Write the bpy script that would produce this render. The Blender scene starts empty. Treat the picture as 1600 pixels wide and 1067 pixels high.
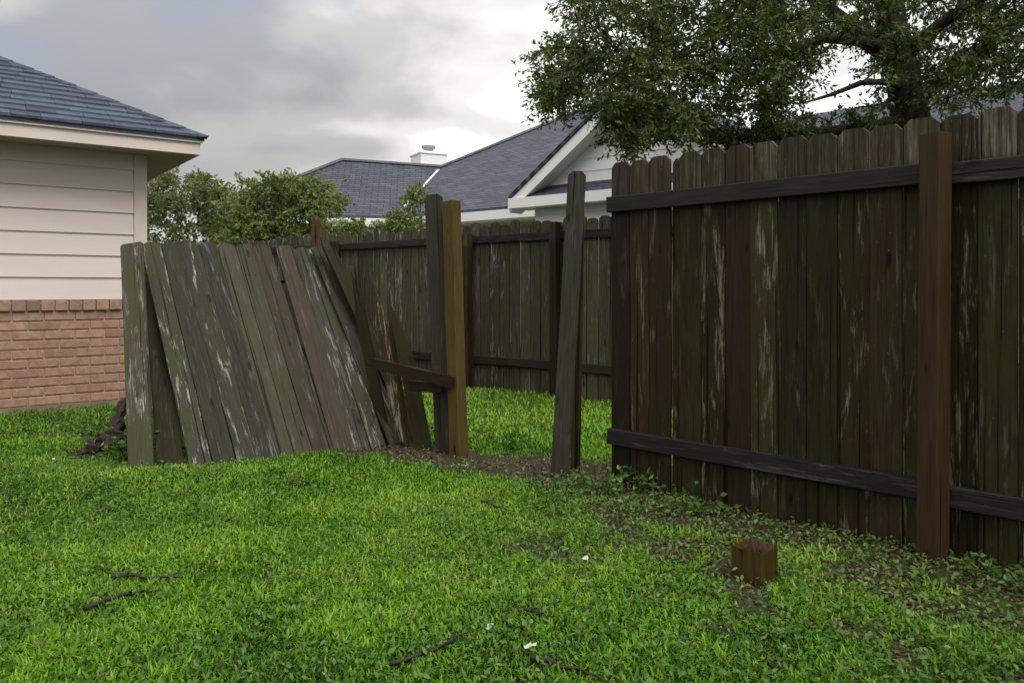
import bpy, math, random
import numpy as np
from mathutils import Vector, Matrix

random.seed(7)
RNG = np.random.default_rng(11)
SC = bpy.context.scene
COL = SC.collection

# ------------------------------------------------------------------ camera
CAMZ = 1.11
cam_d = bpy.data.cameras.new('camera')
cam_d.sensor_width = 36.0
cam_d.lens = 27.0
cam_d.shift_y = -0.0522
cam_d.clip_start = 0.05
cam_d.clip_end = 1500
cam = bpy.data.objects.new('camera', cam_d)
cam.location = (0, 0, CAMZ)
cam.rotation_euler = (math.radians(90), 0, 0)
COL.objects.link(cam)
SC.camera = cam

# ------------------------------------------------------------------ world + sun
SUN_EL, SUN_AZ = math.radians(56), math.radians(142)      # azimuth from +Y towards +X
SUN_DIR = Vector((math.sin(SUN_AZ) * math.cos(SUN_EL), math.cos(SUN_AZ) * math.cos(SUN_EL), math.sin(SUN_EL)))
SC.view_settings.view_transform = 'Standard'
SC.view_settings.look = 'None'
SC.view_settings.gamma = 1
SC.view_settings.use_curve_mapping = False
SC.view_settings.exposure = 1.16

world = bpy.data.worlds.new('World')
SC.world = world
world.use_nodes = True


class G:
    """tiny node-graph helper"""
    def __init__(self, nt):
        self.nt = nt
        nt.nodes.clear()

    def n(self, kind, ins=None, **props):
        nd = self.nt.nodes.new(kind)
        for k, v in props.items():
            setattr(nd, k, v)
        for k, v in (ins or {}).items():
            s = nd.inputs[k]
            if isinstance(v, bpy.types.NodeSocket):
                self.nt.links.new(v, s)
            else:
                s.default_value = v
        return nd

    def math(self, op, a, b=0.0, clamp=False):
        return self.n('ShaderNodeMath', {0: a, 1: b}, operation=op, use_clamp=clamp).outputs[0]

    def vmul(self, v, s):
        return self.n('ShaderNodeVectorMath', {0: v, 1: s}, operation='MULTIPLY').outputs[0]

    def noise(self, vec, scale=1.0, detail=4.0, rough=0.5, w=None, dist=0.0):
        nd = self.nt.nodes.new('ShaderNodeTexNoise')
        nd.noise_dimensions = '4D' if w is not None else '3D'
        self.nt.links.new(vec, nd.inputs['Vector'])
        nd.inputs['Scale'].default_value = scale
        nd.inputs['Detail'].default_value = detail
        nd.inputs['Roughness'].default_value = rough
        nd.inputs['Distortion'].default_value = dist
        if w is not None:
            self.nt.links.new(w, nd.inputs['W'])
        return nd.outputs['Fac']

    def ramp(self, fac, stops, interp='LINEAR'):
        nd = self.nt.nodes.new('ShaderNodeValToRGB')
        nd.color_ramp.interpolation = interp
        els = nd.color_ramp.elements
        while len(els) < len(stops):
            els.new(0.5)
        for e, (p, c) in zip(els, stops):
            e.position = p
            e.color = (c, c, c, 1) if isinstance(c, (int, float)) else (*c, 1)
        self.nt.links.new(fac, nd.inputs[0])
        return nd.outputs[0]

    def mix(self, fac, a, b, blend='MIX'):
        nd = self.nt.nodes.new('ShaderNodeMix')
        nd.data_type = 'RGBA'
        nd.blend_type = blend
        for k, v in ((0, fac), (6, a), (7, b)):
            sock = nd.inputs[k]
            if isinstance(v, bpy.types.NodeSocket):
                self.nt.links.new(v, sock)
            elif isinstance(v, (int, float)):
                sock.default_value = v if k == 0 else (v, v, v, 1)
            else:
                sock.default_value = (*v, 1)
        return nd.outputs[2]

    def link(self, a, b):
        self.nt.links.new(a, b)


SKY_OFF = (8.478, -19.025, -1.376)


def build_world():
    g = G(world.node_tree)
    tc = g.n('ShaderNodeTexCoord').outputs['Generated']
    sky = g.n('ShaderNodeTexSky', sky_type='NISHITA', sun_disc=False, sun_elevation=SUN_EL,
              sun_rotation=SUN_AZ, altitude=50.0, air_density=1.0, dust_density=1.5, ozone_density=1.0)
    blue = g.n('ShaderNodeVectorMath', {0: sky.outputs[0], 'Scale': 0.07}, operation='SCALE').outputs[0]
    # flatten the dome onto a cloud deck so that clouds stretch towards the horizon
    sep = g.n('ShaderNodeSeparateXYZ', {0: tc})
    zc = g.math('MAXIMUM', sep.outputs[2], 0.0)
    den = g.math('ADD', zc, 0.34)
    cx = g.math('DIVIDE', sep.outputs[0], den)
    cy = g.math('DIVIDE', sep.outputs[1], den)
    p = g.n('ShaderNodeCombineXYZ', {0: cx, 1: cy, 2: zc}).outputs[0]
    off = g.n('ShaderNodeVectorMath', {0: p, 1: SKY_OFF}, operation='ADD').outputs[0]
    big = g.noise(off, 1.1, 2.5, 0.45, dist=0.45)
    fine = g.noise(off, 3.4, 5.0, 0.5, dist=0.25)
    c = g.math('ADD', g.math('MULTIPLY', big, 0.74), g.math('MULTIPLY', fine, 0.26))
    cloud = g.ramp(c, [(0.38, (0.200, 0.207, 0.220)), (0.46, (0.285, 0.284, 0.281)), (0.545, (0.45, 0.446, 0.435)), (0.62, (0.78, 0.78, 0.775))], 'EASE')
    bright = g.math('ADD', g.math('MULTIPLY', zc, 1.3), 0.62)
    cloud = g.n('ShaderNodeVectorMath', {0: cloud, 'Scale': bright}, operation='SCALE').outputs[0]
    thin = g.ramp(g.noise(off, 1.9, 3.0, 0.5), [(0.52, 0.0), (0.72, 0.35)])
    col = g.mix(thin, cloud, blue)
    bg = g.n('ShaderNodeBackground', {'Color': col, 'Strength': 1.0})
    out = g.n('ShaderNodeOutputWorld')
    g.link(bg.outputs[0], out.inputs[0])


build_world()

sun_d = bpy.data.lights.new('sun', 'SUN')
sun_d.energy = 1.5
sun_d.angle = math.radians(35)
sun_d.color = (1.0, 0.97, 0.92)
sun = bpy.data.objects.new('sun', sun_d)
sun.rotation_euler = (-SUN_DIR).to_track_quat('-Z', 'Y').to_euler()
sun.location = (0, 0, 20)
COL.objects.link(sun)

# ------------------------------------------------------------------ helpers
HOR, FPX = 450.0, 1200.0


def at(px, py, Y):
    """point that lies Y metres ahead along the ray through a photograph pixel"""
    return Vector(((px - 800.0) / FPX * Y, Y, CAMZ - (py - HOR) / FPX * Y))


def on_ground(px, py):
    return at(px, py, CAMZ * FPX / (py - HOR))


def mesh_np(name, verts, faces, attrs=None, uvs=None):
    """fast mesh from numpy: faces is (M,3) or (M,4)"""
    me = bpy.data.meshes.new(name)
    verts = np.asarray(verts, dtype=np.float32)
    faces = np.asarray(faces, dtype=np.int32)
    k = faces.shape[1]
    me.vertices.add(len(verts))
    me.vertices.foreach_set('co', verts.ravel())
    me.loops.add(len(faces) * k)
    me.loops.foreach_set('vertex_index', faces.ravel())
    me.polygons.add(len(faces))
    me.polygons.foreach_set('loop_start', np.arange(0, len(faces) * k, k, dtype=np.int32))
    for an, vals in (attrs or {}).items():
        a = me.attributes.new(an, 'FLOAT', 'POINT')
        a.data.foreach_set('value', np.asarray(vals, dtype=np.float32))
    me.update(calc_edges=True)
    return me


def mesh_py(name, verts, faces):
    me = bpy.data.meshes.new(name)
    me.from_pydata([tuple(v) for v in verts], [], faces)
    me.update()
    return me


def obj(name, me, mat=None, parent=None, loc=None, rot=None, matrix=None, smooth=False):
    o = bpy.data.objects.new(name, me)
    COL.objects.link(o)
    if mat is not None and not me.materials:
        me.materials.append(mat)
    if parent is not None:
        o.parent = parent
    if matrix is not None:
        o.matrix_basis = matrix
    if loc is not None:
        o.location = loc
    if rot is not None:
        o.rotation_euler = rot
    if smooth:
        me.polygons.foreach_set('use_smooth', [True] * len(me.polygons))
    return o


def empty(name, loc=(0, 0, 0), rotz=0.0):
    o = bpy.data.objects.new(name, None)
    o.empty_display_size = 0.2
    COL.objects.link(o)
    o.location = loc
    o.rotation_euler = (0, 0, rotz)
    return o


def tag(o, label, cat, group=None):
    o['label'] = label
    o['category'] = cat
    if group:
        o['group'] = group
    return o


def structure(o):
    o['kind'] = 'structure'
    return o


def stuff(o, label=None, cat=None):
    o['kind'] = 'stuff'
    if label:
        tag(o, label, cat)
    return o


def box_data(x0, x1, y0, y1, z0, z1, bev=0.0):
    if bev <= 0:
        v = [(x0, y0, z0), (x1, y0, z0), (x1, y1, z0), (x0, y1, z0), (x0, y0, z1), (x1, y0, z1), (x1, y1, z1), (x0, y1, z1)]
        f = [(0, 3, 2, 1), (4, 5, 6, 7), (0, 1, 5, 4), (1, 2, 6, 5), (2, 3, 7, 6), (3, 0, 4, 7)]
        return v, f
    b = bev
    v = []
    for z, i in ((z0, b), (z0 + b, 0), (z1 - b, 0), (z1, b)):
        v += [(x0 + i, y0 + i, z), (x1 - i, y0 + i, z), (x1 - i, y1 - i, z), (x0 + i, y1 - i, z)]
    f = [(3, 2, 1, 0), (12, 13, 14, 15)]
    for r in range(3):
        for k in range(4):
            a, c = r * 4 + k, r * 4 + (k + 1) % 4
            f.append((a, c, c + 4, a + 4))
    return v, f


def box(name, dims, mat, parent=None, bev=0.0, matrix=None, loc=None, rot=None):
    v, f = box_data(*dims, bev=bev)
    return obj(name, mesh_py(name, v, f), mat, parent, matrix=matrix, loc=loc, rot=rot)


def prism(name, pts, off, mat, parent=None, uv=None):
    """polygon (list of 3-D points) given thickness along the vector off; uv=(origin,udir,vdir) makes a metric UV map"""
    pts = [Vector(p) for p in pts]
    off = Vector(off)
    n = len(pts)
    v = pts + [p + off for p in pts]
    f = [tuple(range(n)), tuple(reversed(range(n, 2 * n)))]
    for i in range(n):
        j = (i + 1) % n
        f.append((i, i + n, j + n, j))
    me = mesh_py(name, v, f)
    if uv:
        o0, ud, vd = uv
        lay = me.uv_layers.new(name='UVMap')
        for li, lp in enumerate(me.loops):
            q = me.vertices[lp.vertex_index].co - Vector(o0)
            lay.data[li].uv = (q.dot(ud), q.dot(vd))
    return obj(name, me, mat, parent)


def tube_data(pts, radii, sides=6, cap=True):
    """tapered tube along points -> verts, quads/tris lists"""
    pts = [Vector(p) for p in pts]
    V, F = [], []
    prev = None
    for i, p in enumerate(pts):
        d = (pts[min(i + 1, len(pts) - 1)] - pts[max(i - 1, 0)]).normalized()
        if prev is None:
            a = d.orthogonal().normalized()
        else:
            a = (prev - d * prev.dot(d)).normalized()
        prev = a
        b = d.cross(a)
        for k in range(sides):
            t = 2 * math.pi * k / sides
            V.append(p + (a * math.cos(t) + b * math.sin(t)) * radii[i])
    for i in range(len(pts) - 1):
        for k in range(sides):
            q = i * sides
            F.append((q + k, q + (k + 1) % sides, q + sides + (k + 1) % sides, q + sides + k))
    if cap:
        F.append(tuple(reversed(range(sides))))
        q = (len(pts) - 1) * sides
        F.append(tuple(range(q, q + sides)))
    return V, F


def merge(parts):
    V, F = [], []
    for v, f in parts:
        o = len(V)
        V += [tuple(x) for x in v]
        F += [tuple(i + o for i in q) for q in f]
    return V, F


def vnoise(x, y, seed=0):
    """smooth 2-D value noise in 0..1, numpy"""
    x = np.asarray(x, float)
    y = np.asarray(y, float)
    xi, yi = np.floor(x).astype(int), np.floor(y).astype(int)
    xf, yf = x - xi, y - yi
    u, v = xf * xf * (3 - 2 * xf), yf * yf * (3 - 2 * yf)

    def h(a, b):
        n = (a * 374761393 + b * 668265263 + seed * 144665) & 0x7fffffff
        n = (n ^ (n >> 13)) * 1274126177 & 0x7fffffff
        return ((n ^ (n >> 16)) & 0xffff) / 65535.0
    return (h(xi, yi) * (1 - u) + h(xi + 1, yi) * u) * (1 - v) + (h(xi, yi + 1) * (1 - u) + h(xi + 1, yi + 1) * u) * v


def fbm(x, y, seed=0, oct=3):
    s, a, t = 0.0, 0.5, 0.0
    for i in range(oct):
        s = s + a * vnoise(np.asarray(x) * 2 ** i, np.asarray(y) * 2 ** i, seed + i * 17)
        t += a
        a *= 0.5
    return s / t


# ------------------------------------------------------------------ materials
MATS = {}


def mat_new(name):
    m = bpy.data.materials.new(name)
    m.use_nodes = True
    MATS[name] = m
    return m, G(m.node_tree)


def finish(g, col, rough=0.7, bump=None, bstr=0.4, bdist=0.003, spec=0.5):
    ins = {'Base Color': col, 'Roughness': rough, 'Specular IOR Level': spec}
    if bump is not None:
        ins['Normal'] = g.n('ShaderNodeBump', {'Height': bump, 'Strength': bstr, 'Distance': bdist}).outputs[0]
    b = g.n('ShaderNodeBsdfPrincipled', ins)
    o = g.n('ShaderNodeOutputMaterial')
    g.link(b.outputs[0], o.inputs[0])
    return b


def wood(name, dark, mid, alt, bleach, moss, bleach_amt, moss_amt, tone=(0.7, 1.35), rough=0.62, spec=0.35, head=None, check=1.0, cks=62.0):
    """weathered fence timber: grain runs along local z"""
    m, g = mat_new(name)
    co = g.n('ShaderNodeTexCoord').outputs['Object']
    oi = g.n('ShaderNodeObjectInfo').outputs['Random']
    w1 = g.math('MULTIPLY', oi, 61.7)
    wn = g.n('ShaderNodeTexWhiteNoise', {'W': w1}, noise_dimensions='1D')
    sp = g.n('ShaderNodeSeparateColor', {0: wn.outputs['Color']})
    r1, r2, r3 = sp.outputs[0], sp.outputs[1], sp.outputs[2]
    grain = g.noise(g.vmul(co, (170, 170, 5.0)), 1.0, 8.0, 0.75, w1, 0.3)
    broad = g.noise(g.vmul(co, (40, 40, 2.2)), 1.0, 7.0, 0.7, w1)
    patch = g.noise(g.vmul(co, (20, 20, 2.8)), 1.0, 9.0, 0.72, w1, 0.8)
    mossn = g.noise(g.vmul(co, (10, 10, 3.0)), 1.0, 9.0, 0.72, g.math('ADD', w1, 9.3))
    crack = g.noise(g.vmul(co, (cks, cks, 0.55)), 1.0, 3.0, 0.55, g.math('ADD', w1, 3.7), 0.15)
    speck = g.noise(g.vmul(co, (170, 170, 90)), 1.0, 3.0, 0.6, w1)
    base = g.mix(g.ramp(grain, [(0.36, 0.0), (0.62, 1.0)]), dark, mid)
    base = g.mix(g.math('MULTIPLY', g.ramp(broad, [(0.35, 0.0), (0.65, 1.0)]), r1), base, alt)
    # sun-bleached grey along the grain
    bl = g.math('MULTIPLY', g.ramp(patch, [(0.53, 0.0), (0.64, 1.0)]), g.ramp(grain, [(0.45, 0.03), (0.55, 1.0)]))
    bl = g.math('MULTIPLY', bl, g.math('MULTIPLY', g.math('ADD', g.math('MULTIPLY', g.math('MULTIPLY', r2, r2), 1.7), 0.12), bleach_amt), True)
    if head is not None:      # picket heads above the rail are streaked with the paler grey
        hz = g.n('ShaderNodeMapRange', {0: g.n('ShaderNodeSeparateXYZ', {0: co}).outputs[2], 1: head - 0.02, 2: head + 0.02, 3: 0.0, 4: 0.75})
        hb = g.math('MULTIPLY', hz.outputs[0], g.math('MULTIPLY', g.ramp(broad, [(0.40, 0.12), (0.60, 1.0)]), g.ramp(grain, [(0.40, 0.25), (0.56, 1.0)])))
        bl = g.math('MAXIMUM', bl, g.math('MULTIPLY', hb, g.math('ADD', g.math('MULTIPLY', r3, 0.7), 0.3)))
    base = g.mix(bl, base, bleach)
    # algae and moss
    ms = g.math('MULTIPLY', g.ramp(mossn, [(0.40, 0.0), (0.66, 1.0)]), g.math('MULTIPLY', g.math('ADD', r3, 0.3), moss_amt), True)
    base = g.mix(ms, base, moss)
    # pale lichen flecks
    base = g.mix(g.math('MULTIPLY', g.ramp(speck, [(0.68, 0.0), (0.76, 1.0)]), 0.35 * bleach_amt), base, bleach)
    # drying cracks
    ck = g.ramp(crack, [(0.28 + 0.05 * check, 0.12), (0.35 + 0.05 * check, 1.0)])
    base = g.mix(1.0, base, ck, 'MULTIPLY')
    kv = g.n('ShaderNodeVectorMath', {0: g.vmul(co, (9.0, 1.0, 2.6)), 1: g.n('ShaderNodeCombineXYZ', {0: w1, 1: 0.0, 2: w1}).outputs[0]}, operation='ADD').outputs[0]
    kd = g.n('ShaderNodeTexVoronoi', {'Vector': kv, 'Scale': 1.0, 'Randomness': 1.0}, voronoi_dimensions='3D').outputs['Distance']
    base = g.mix(1.0, base, g.ramp(kd, [(0.07, 0.25), (0.13, 1.0)]), 'MULTIPLY')
    tn = g.math('ADD', g.math('MULTIPLY', r1, tone[1] - tone[0]), tone[0])
    hsv = g.n('ShaderNodeHueSaturation', {'Color': base, 'Value': tn, 'Saturation': 1.0})
    h = g.math('ADD', g.math('MULTIPLY', grain, 0.8), g.math('MULTIPLY', ck, 0.7))
    rg = g.math('ADD', g.math('MULTIPLY', patch, 0.3), rough - 0.15)
    finish(g, hsv.outputs[0], rg, h, 0.8, 0.004, spec * 0.55)
    return m


FD = (0.0028, 0.0019, 0.0009)
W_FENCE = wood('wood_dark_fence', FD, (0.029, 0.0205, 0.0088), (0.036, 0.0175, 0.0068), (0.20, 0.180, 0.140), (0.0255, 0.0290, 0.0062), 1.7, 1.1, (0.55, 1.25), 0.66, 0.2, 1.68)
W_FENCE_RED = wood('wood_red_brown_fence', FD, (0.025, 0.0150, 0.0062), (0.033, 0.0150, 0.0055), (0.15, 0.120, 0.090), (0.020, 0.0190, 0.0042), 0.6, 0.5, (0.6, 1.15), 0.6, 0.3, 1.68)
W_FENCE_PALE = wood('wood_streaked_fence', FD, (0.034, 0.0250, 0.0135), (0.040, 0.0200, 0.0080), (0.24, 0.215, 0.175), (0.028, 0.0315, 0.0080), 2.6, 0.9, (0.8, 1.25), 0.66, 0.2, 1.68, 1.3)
W_GREY = wood('wood_silver_grey', (0.010, 0.009, 0.008), (0.050, 0.045, 0.038), (0.042, 0.030, 0.021), (0.21, 0.205, 0.19), (0.034, 0.036, 0.015), 1.2, 0.55, (0.85, 1.1), 0.66, 0.22, None, 1.4)
W_PINK = wood('wood_pinkish_brown', (0.008, 0.006, 0.005), (0.038, 0.029, 0.022), (0.048, 0.030, 0.021), (0.15, 0.13, 0.115), (0.026, 0.028, 0.010), 0.8, 0.6, (0.85, 1.1), 0.66, 0.22, None, 1.2)
W_BACK = wood('wood_back_fence', (0.007, 0.006, 0.004), (0.092, 0.083, 0.062), (0.060, 0.044, 0.027), (0.32, 0.31, 0.28), (0.056, 0.064, 0.024), 2.4, 0.9, (0.65, 1.3), 0.66, 0.22)
W_PANEL = wood('wood_fallen_panel', (0.0045, 0.0042, 0.003), (0.039, 0.036, 0.027), (0.044, 0.032, 0.023), (0.23, 0.23, 0.21), (0.027, 0.0315, 0.0105), 1.7, 1.15, (0.7, 1.3), 0.66, 0.22)
W_RAIL = wood('wood_rail', (0.005, 0.0045, 0.0042), (0.022, 0.020, 0.019), (0.025, 0.016, 0.012), (0.085, 0.083, 0.088), (0.018, 0.019, 0.010), 0.8, 0.35, (0.8, 1.2), 0.6, 0.3)
W_POST = wood('wood_brown_post', (0.005, 0.0024, 0.001), (0.050, 0.0270, 0.0105), (0.032, 0.0145, 0.0055), (0.11, 0.080, 0.052), (0.030, 0.0255, 0.0075), 0.35, 0.95, (0.85, 1.15), 0.6, 0.25, None, 1.3, 30.0)
W_YELLOW = wood('wood_ochre_post', (0.009, 0.005, 0.0015), (0.098, 0.064, 0.020), (0.052, 0.026, 0.010), (0.15, 0.12, 0.07), (0.074, 0.060, 0.0125), 0.3, 1.2, (0.95, 1.1), 0.6, 0.25, None, 1.2, 26.0)
W_STUMP = wood('wood_stump', (0.005, 0.0024, 0.0009), (0.052, 0.0250, 0.0080), (0.032, 0.0125, 0.0040), (0.10, 0.07, 0.04), (0.044, 0.032, 0.007), 0.25, 1.0, (0.95, 1.1), 0.5, 0.3, None, 0.5, 16.0)
W_ROT = wood('wood_rotten', (0.006, 0.003, 0.002), (0.026, 0.0135, 0.0085), (0.022, 0.0105, 0.0070), (0.10, 0.08, 0.065), (0.03, 0.03, 0.012), 0.4, 0.4, (0.9, 1.1), 0.55)


def simple(name, c1, c2, scale=8.0, rough=0.6, stretch=(1, 1, 1), bstr=0.15, bdist=0.002, rnd=0.0, detail=5.0, spec=0.4):
    m, g = mat_new(name)
    co = g.vmul(g.n('ShaderNodeTexCoord').outputs['Object'], stretch)
    oi = g.n('ShaderNodeObjectInfo').outputs['Random']
    w = g.math('MULTIPLY', oi, 43.0)
    f = g.noise(co, scale, detail, 0.6, w)
    col = g.mix(g.ramp(f, [(0.3, 0.0), (0.7, 1.0)]), c1, c2)
    if rnd:
        v = g.math('ADD', g.math('MULTIPLY', oi, 2 * rnd), 1 - rnd)
        col = g.n('ShaderNodeHueSaturation', {'Color': col, 'Value': v}).outputs[0]
    fine = g.noise(co, scale * 9, 3.0, 0.6)
    finish(g, col, rough, g.math('ADD', f, g.math('MULTIPLY', fine, 0.4)), bstr, bdist, spec)
    return m


M_SIDING = simple('siding_beige', (0.520, 0.445, 0.415), (0.585, 0.505, 0.475), 2.5, 0.55, (0.4, 1, 3), 0.1, 0.001, 0.02)
M_TRIM = simple('trim_beige', (0.500, 0.425, 0.385), (0.560, 0.480, 0.440), 3.0, 0.55, (1, 1, 1), 0.08, 0.001, 0.02)
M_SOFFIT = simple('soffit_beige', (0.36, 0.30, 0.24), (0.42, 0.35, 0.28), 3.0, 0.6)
M_WHITE = simple('white_paint', (0.74, 0.73, 0.70), (0.82, 0.81, 0.79), 2.0, 0.5, (1, 1, 1), 0.05, 0.001, 0.02)
M_CREAM = simple('cream_paint', (0.66, 0.61, 0.50), (0.74, 0.69, 0.58), 2.0, 0.55)
M_CONC = simple('foundation_concrete', (0.115, 0.092, 0.050), (0.200, 0.165, 0.105), 9.0, 0.85, (1, 1, 1), 0.4, 0.004)
M_MORTAR = simple('mortar', (0.32, 0.215, 0.145), (0.42, 0.30, 0.21), 30.0, 0.9, (1, 1, 1), 0.4, 0.002)
M_METAL = simple('valley_metal', (0.42, 0.43, 0.46), (0.60, 0.61, 0.64), 5.0, 0.35, (1, 1, 1), 0.1, 0.001)
M_POT = simple('flue_clay', (0.20, 0.19, 0.18), (0.30, 0.29, 0.28), 8.0, 0.7)
M_CHIM = simple('chimney_paint', (0.70, 0.70, 0.69), (0.80, 0.80, 0.79), 4.0, 0.6)
M_TWIG = simple('twig_bark', (0.008, 0.006, 0.004), (0.030, 0.022, 0.015), 40.0, 0.8, (1, 1, 1), 0.5, 0.003)
M_SOILCLOD = simple('dark_soil', (0.012, 0.009, 0.007), (0.045, 0.032, 0.022), 22.0, 0.9, (1, 1, 1), 0.8, 0.01)
M_PALE = simple('pale_dry_leaf', (0.28, 0.29, 0.24), (0.42, 0.42, 0.37), 20.0, 0.6)


def brick_mat():
    m, g = mat_new('brick_face')
    co = g.n('ShaderNodeTexCoord').outputs['Object']
    oi = g.n('ShaderNodeObjectInfo').outputs['Random']
    w = g.math('MULTIPLY', oi, 83.0)
    wn = g.n('ShaderNodeTexWhiteNoise', {'W': w}, noise_dimensions='1D')
    base = g.ramp(wn.outputs['Value'], [(0.0, (0.270, 0.158, 0.106)), (0.35, (0.335, 0.206, 0.138)), (0.65, (0.300, 0.184, 0.130)), (0.86, (0.360, 0.230, 0.156)), (1.0, (0.190, 0.120, 0.090))])
    f = g.noise(co, 18.0, 6.0, 0.65, w)
    f2 = g.noise(co, 70.0, 4.0, 0.6, w)
    base = g.mix(g.ramp(f, [(0.42, 0.0), (0.72, 0.75)]), base, (0.130, 0.078, 0.055))
    base = g.mix(g.ramp(f2, [(0.56, 0.0), (0.72, 0.5)]), base, (0.45, 0.30, 0.21))
    finish(g, base, 0.85, g.math('ADD', f, f2), 0.5, 0.004, 0.25)
    return m


M_BRICK = brick_mat()


def shingle_mat(name, c1, c2, c3):
    m, g = mat_new(name)
    co = g.n('ShaderNodeTexCoord').outputs['Object']
    oi = g.n('ShaderNodeObjectInfo').outputs['Random']
    w = g.math('MULTIPLY', oi, 29.0)
    gran = g.noise(co, 190.0, 3.0, 0.7, w)
    blot = g.noise(co, 9.0, 5.0, 0.6, w)
    streak = g.noise(g.vmul(co, (60, 60, 60)), 1.0, 2.0, 0.6, w)
    col = g.mix(g.ramp(blot, [(0.3, 0.0), (0.7, 1.0)]), c1, c2)
    col = g.mix(g.ramp(gran, [(0.55, 0.0), (0.72, 0.7)]), col, c3)
    v = g.math('ADD', g.math('MULTIPLY', oi, 0.7), 0.65)
    col = g.n('ShaderNodeHueSaturation', {'Color': col, 'Value': v}).outputs[0]
    finish(g, col, 0.7, g.math('ADD', gran, streak), 0.6, 0.003, 0.25)
    return m


M_SHINGLE = shingle_mat('shingle_blue_grey', (0.022, 0.031, 0.050), (0.048, 0.062, 0.088), (0.12, 0.138, 0.17))


def far_roof_mat():
    """courses too fine to be built at this distance: staggered tabs with relief, on metric UVs"""
    m, g = mat_new('far_roof_shingles')
    uv = g.n('ShaderNodeTexCoord').outputs['UV']
    br = g.n('ShaderNodeTexBrick', {'Vector': uv, 'Scale': 1.0, 'Mortar Size': 0.008, 'Mortar Smooth': 0.3, 'Bias': 0.0,
                                    'Brick Width': 0.27, 'Row Height': 0.105, 'Color1': (0, 0, 0, 1), 'Color2': (1, 1, 1, 1), 'Mortar': (0, 0, 0, 1)},
             offset=0.5, squash=1.0)
    tone = g.ramp(br.outputs['Color'], [(0.0, (0.036, 0.041, 0.054)), (0.5, (0.050, 0.056, 0.072)), (1.0, (0.070, 0.077, 0.097))])
    gran = g.noise(uv, 60.0, 3.0, 0.7)
    blot = g.noise(uv, 1.3, 4.0, 0.6)
    col = g.mix(g.ramp(gran, [(0.5, 0.0), (0.75, 0.5)]), tone, (0.12, 0.125, 0.155))
    col = g.mix(g.ramp(blot, [(0.4, 0.0), (0.7, 0.45)]), col, (0.042, 0.046, 0.062))
    col = g.mix(br.outputs['Fac'], col, (0.016, 0.017, 0.024))
    sy = g.n('ShaderNodeSeparateXYZ', {0: uv}).outputs[1]
    step = g.math('FRACT', g.math('DIVIDE', sy, 0.105))
    h = g.math('ADD', g.math('MULTIPLY', g.math('SUBTRACT', 1.0, step), 1.0), g.math('MULTIPLY', br.outputs['Fac'], -0.8))
    finish(g, col, 0.75, h, 0.9, 0.02, 0.2)
    return m


M_FARROOF = far_roof_mat()
M_RIDGE = simple('ridge_shingle', (0.045, 0.046, 0.060), (0.090, 0.090, 0.110), 12.0, 0.75, (1, 1, 1), 0.4, 0.004)


def leaf_mat(name, cols, transl=0.35, rough=0.45, spec=0.4):
    m, g = mat_new(name)
    t = g.n('ShaderNodeAttribute', attribute_name='tone').outputs['Fac']
    n = len(cols)
    col = g.ramp(t, [(i / (n - 1), c) for i, c in enumerate(cols)])
    spec *= 0.6
    b = g.n('ShaderNodeBsdfPrincipled', {'Base Color': col, 'Roughness': rough, 'Specular IOR Level': spec})
    tr = g.n('ShaderNodeBsdfTranslucent', {'Color': g.mix(1.0, col, (1.25, 1.35, 0.7), 'MULTIPLY')})
    mx = g.n('ShaderNodeMixShader', {0: transl, 1: b.outputs[0], 2: tr.outputs[0]})
    o = g.n('ShaderNodeOutputMaterial')
    g.link(mx.outputs[0], o.inputs[0])
    return m


M_OAKLEAF = leaf_mat('oak_leaf', [(0.016, 0.034, 0.010), (0.047, 0.086, 0.021), (0.088, 0.142, 0.033), (0.150, 0.190, 0.046), (0.135, 0.180, 0.080)], 0.3, 0.38, 0.4)
M_BUSHLEAF = leaf_mat('bush_leaf', [(0.042, 0.074, 0.020), (0.100, 0.148, 0.038), (0.165, 0.215, 0.058), (0.230, 0.260, 0.095)], 0.35, 0.45)
M_OLIVELEAF = leaf_mat('olive_leaf', [(0.045, 0.066, 0.026), (0.100, 0.130, 0.046), (0.160, 0.185, 0.072), (0.210, 0.215, 0.110)], 0.35, 0.5)
M_GRASS = leaf_mat('grass_blade', [(0.010, 0.034, 0.004), (0.052, 0.138, 0.008), (0.115, 0.250, 0.011), (0.180, 0.330, 0.018), (0.240, 0.280, 0.070)], 0.28, 0.5, 0.3)
M_COVER = leaf_mat('ground_cover_leaf', [(0.016, 0.038, 0.009), (0.038, 0.090, 0.016), (0.070, 0.145, 0.022), (0.110, 0.170, 0.042), (0.190, 0.215, 0.105)], 0.3, 0.55, 0.25)
M_LITTER = leaf_mat('dead_leaf', [(0.016, 0.010, 0.005), (0.040, 0.025, 0.012), (0.072, 0.044, 0.020), (0.125, 0.092, 0.042), (0.210, 0.175, 0.100)], 0.15, 0.5, 0.4)


def bark_mat():
    m, g = mat_new('oak_bark')
    co = g.n('ShaderNodeTexCoord').outputs['Object']
    f = g.noise(g.vmul(co, (22, 22, 5)), 1.0, 6.0, 0.65, dist=0.5)
    l = g.noise(co, 5.0, 5.0, 0.6)
    col = g.mix(g.ramp(f, [(0.35, 0.0), (0.65, 1.0)]), (0.010, 0.008, 0.006), (0.055, 0.045, 0.034))
    col = g.mix(g.ramp(l, [(0.5, 0.0), (0.7, 0.6)]), col, (0.085, 0.085, 0.05))
    finish(g, col, 0.9, f, 1.0, 0.02, 0.2)
    return m


M_BARK = bark_mat()


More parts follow.
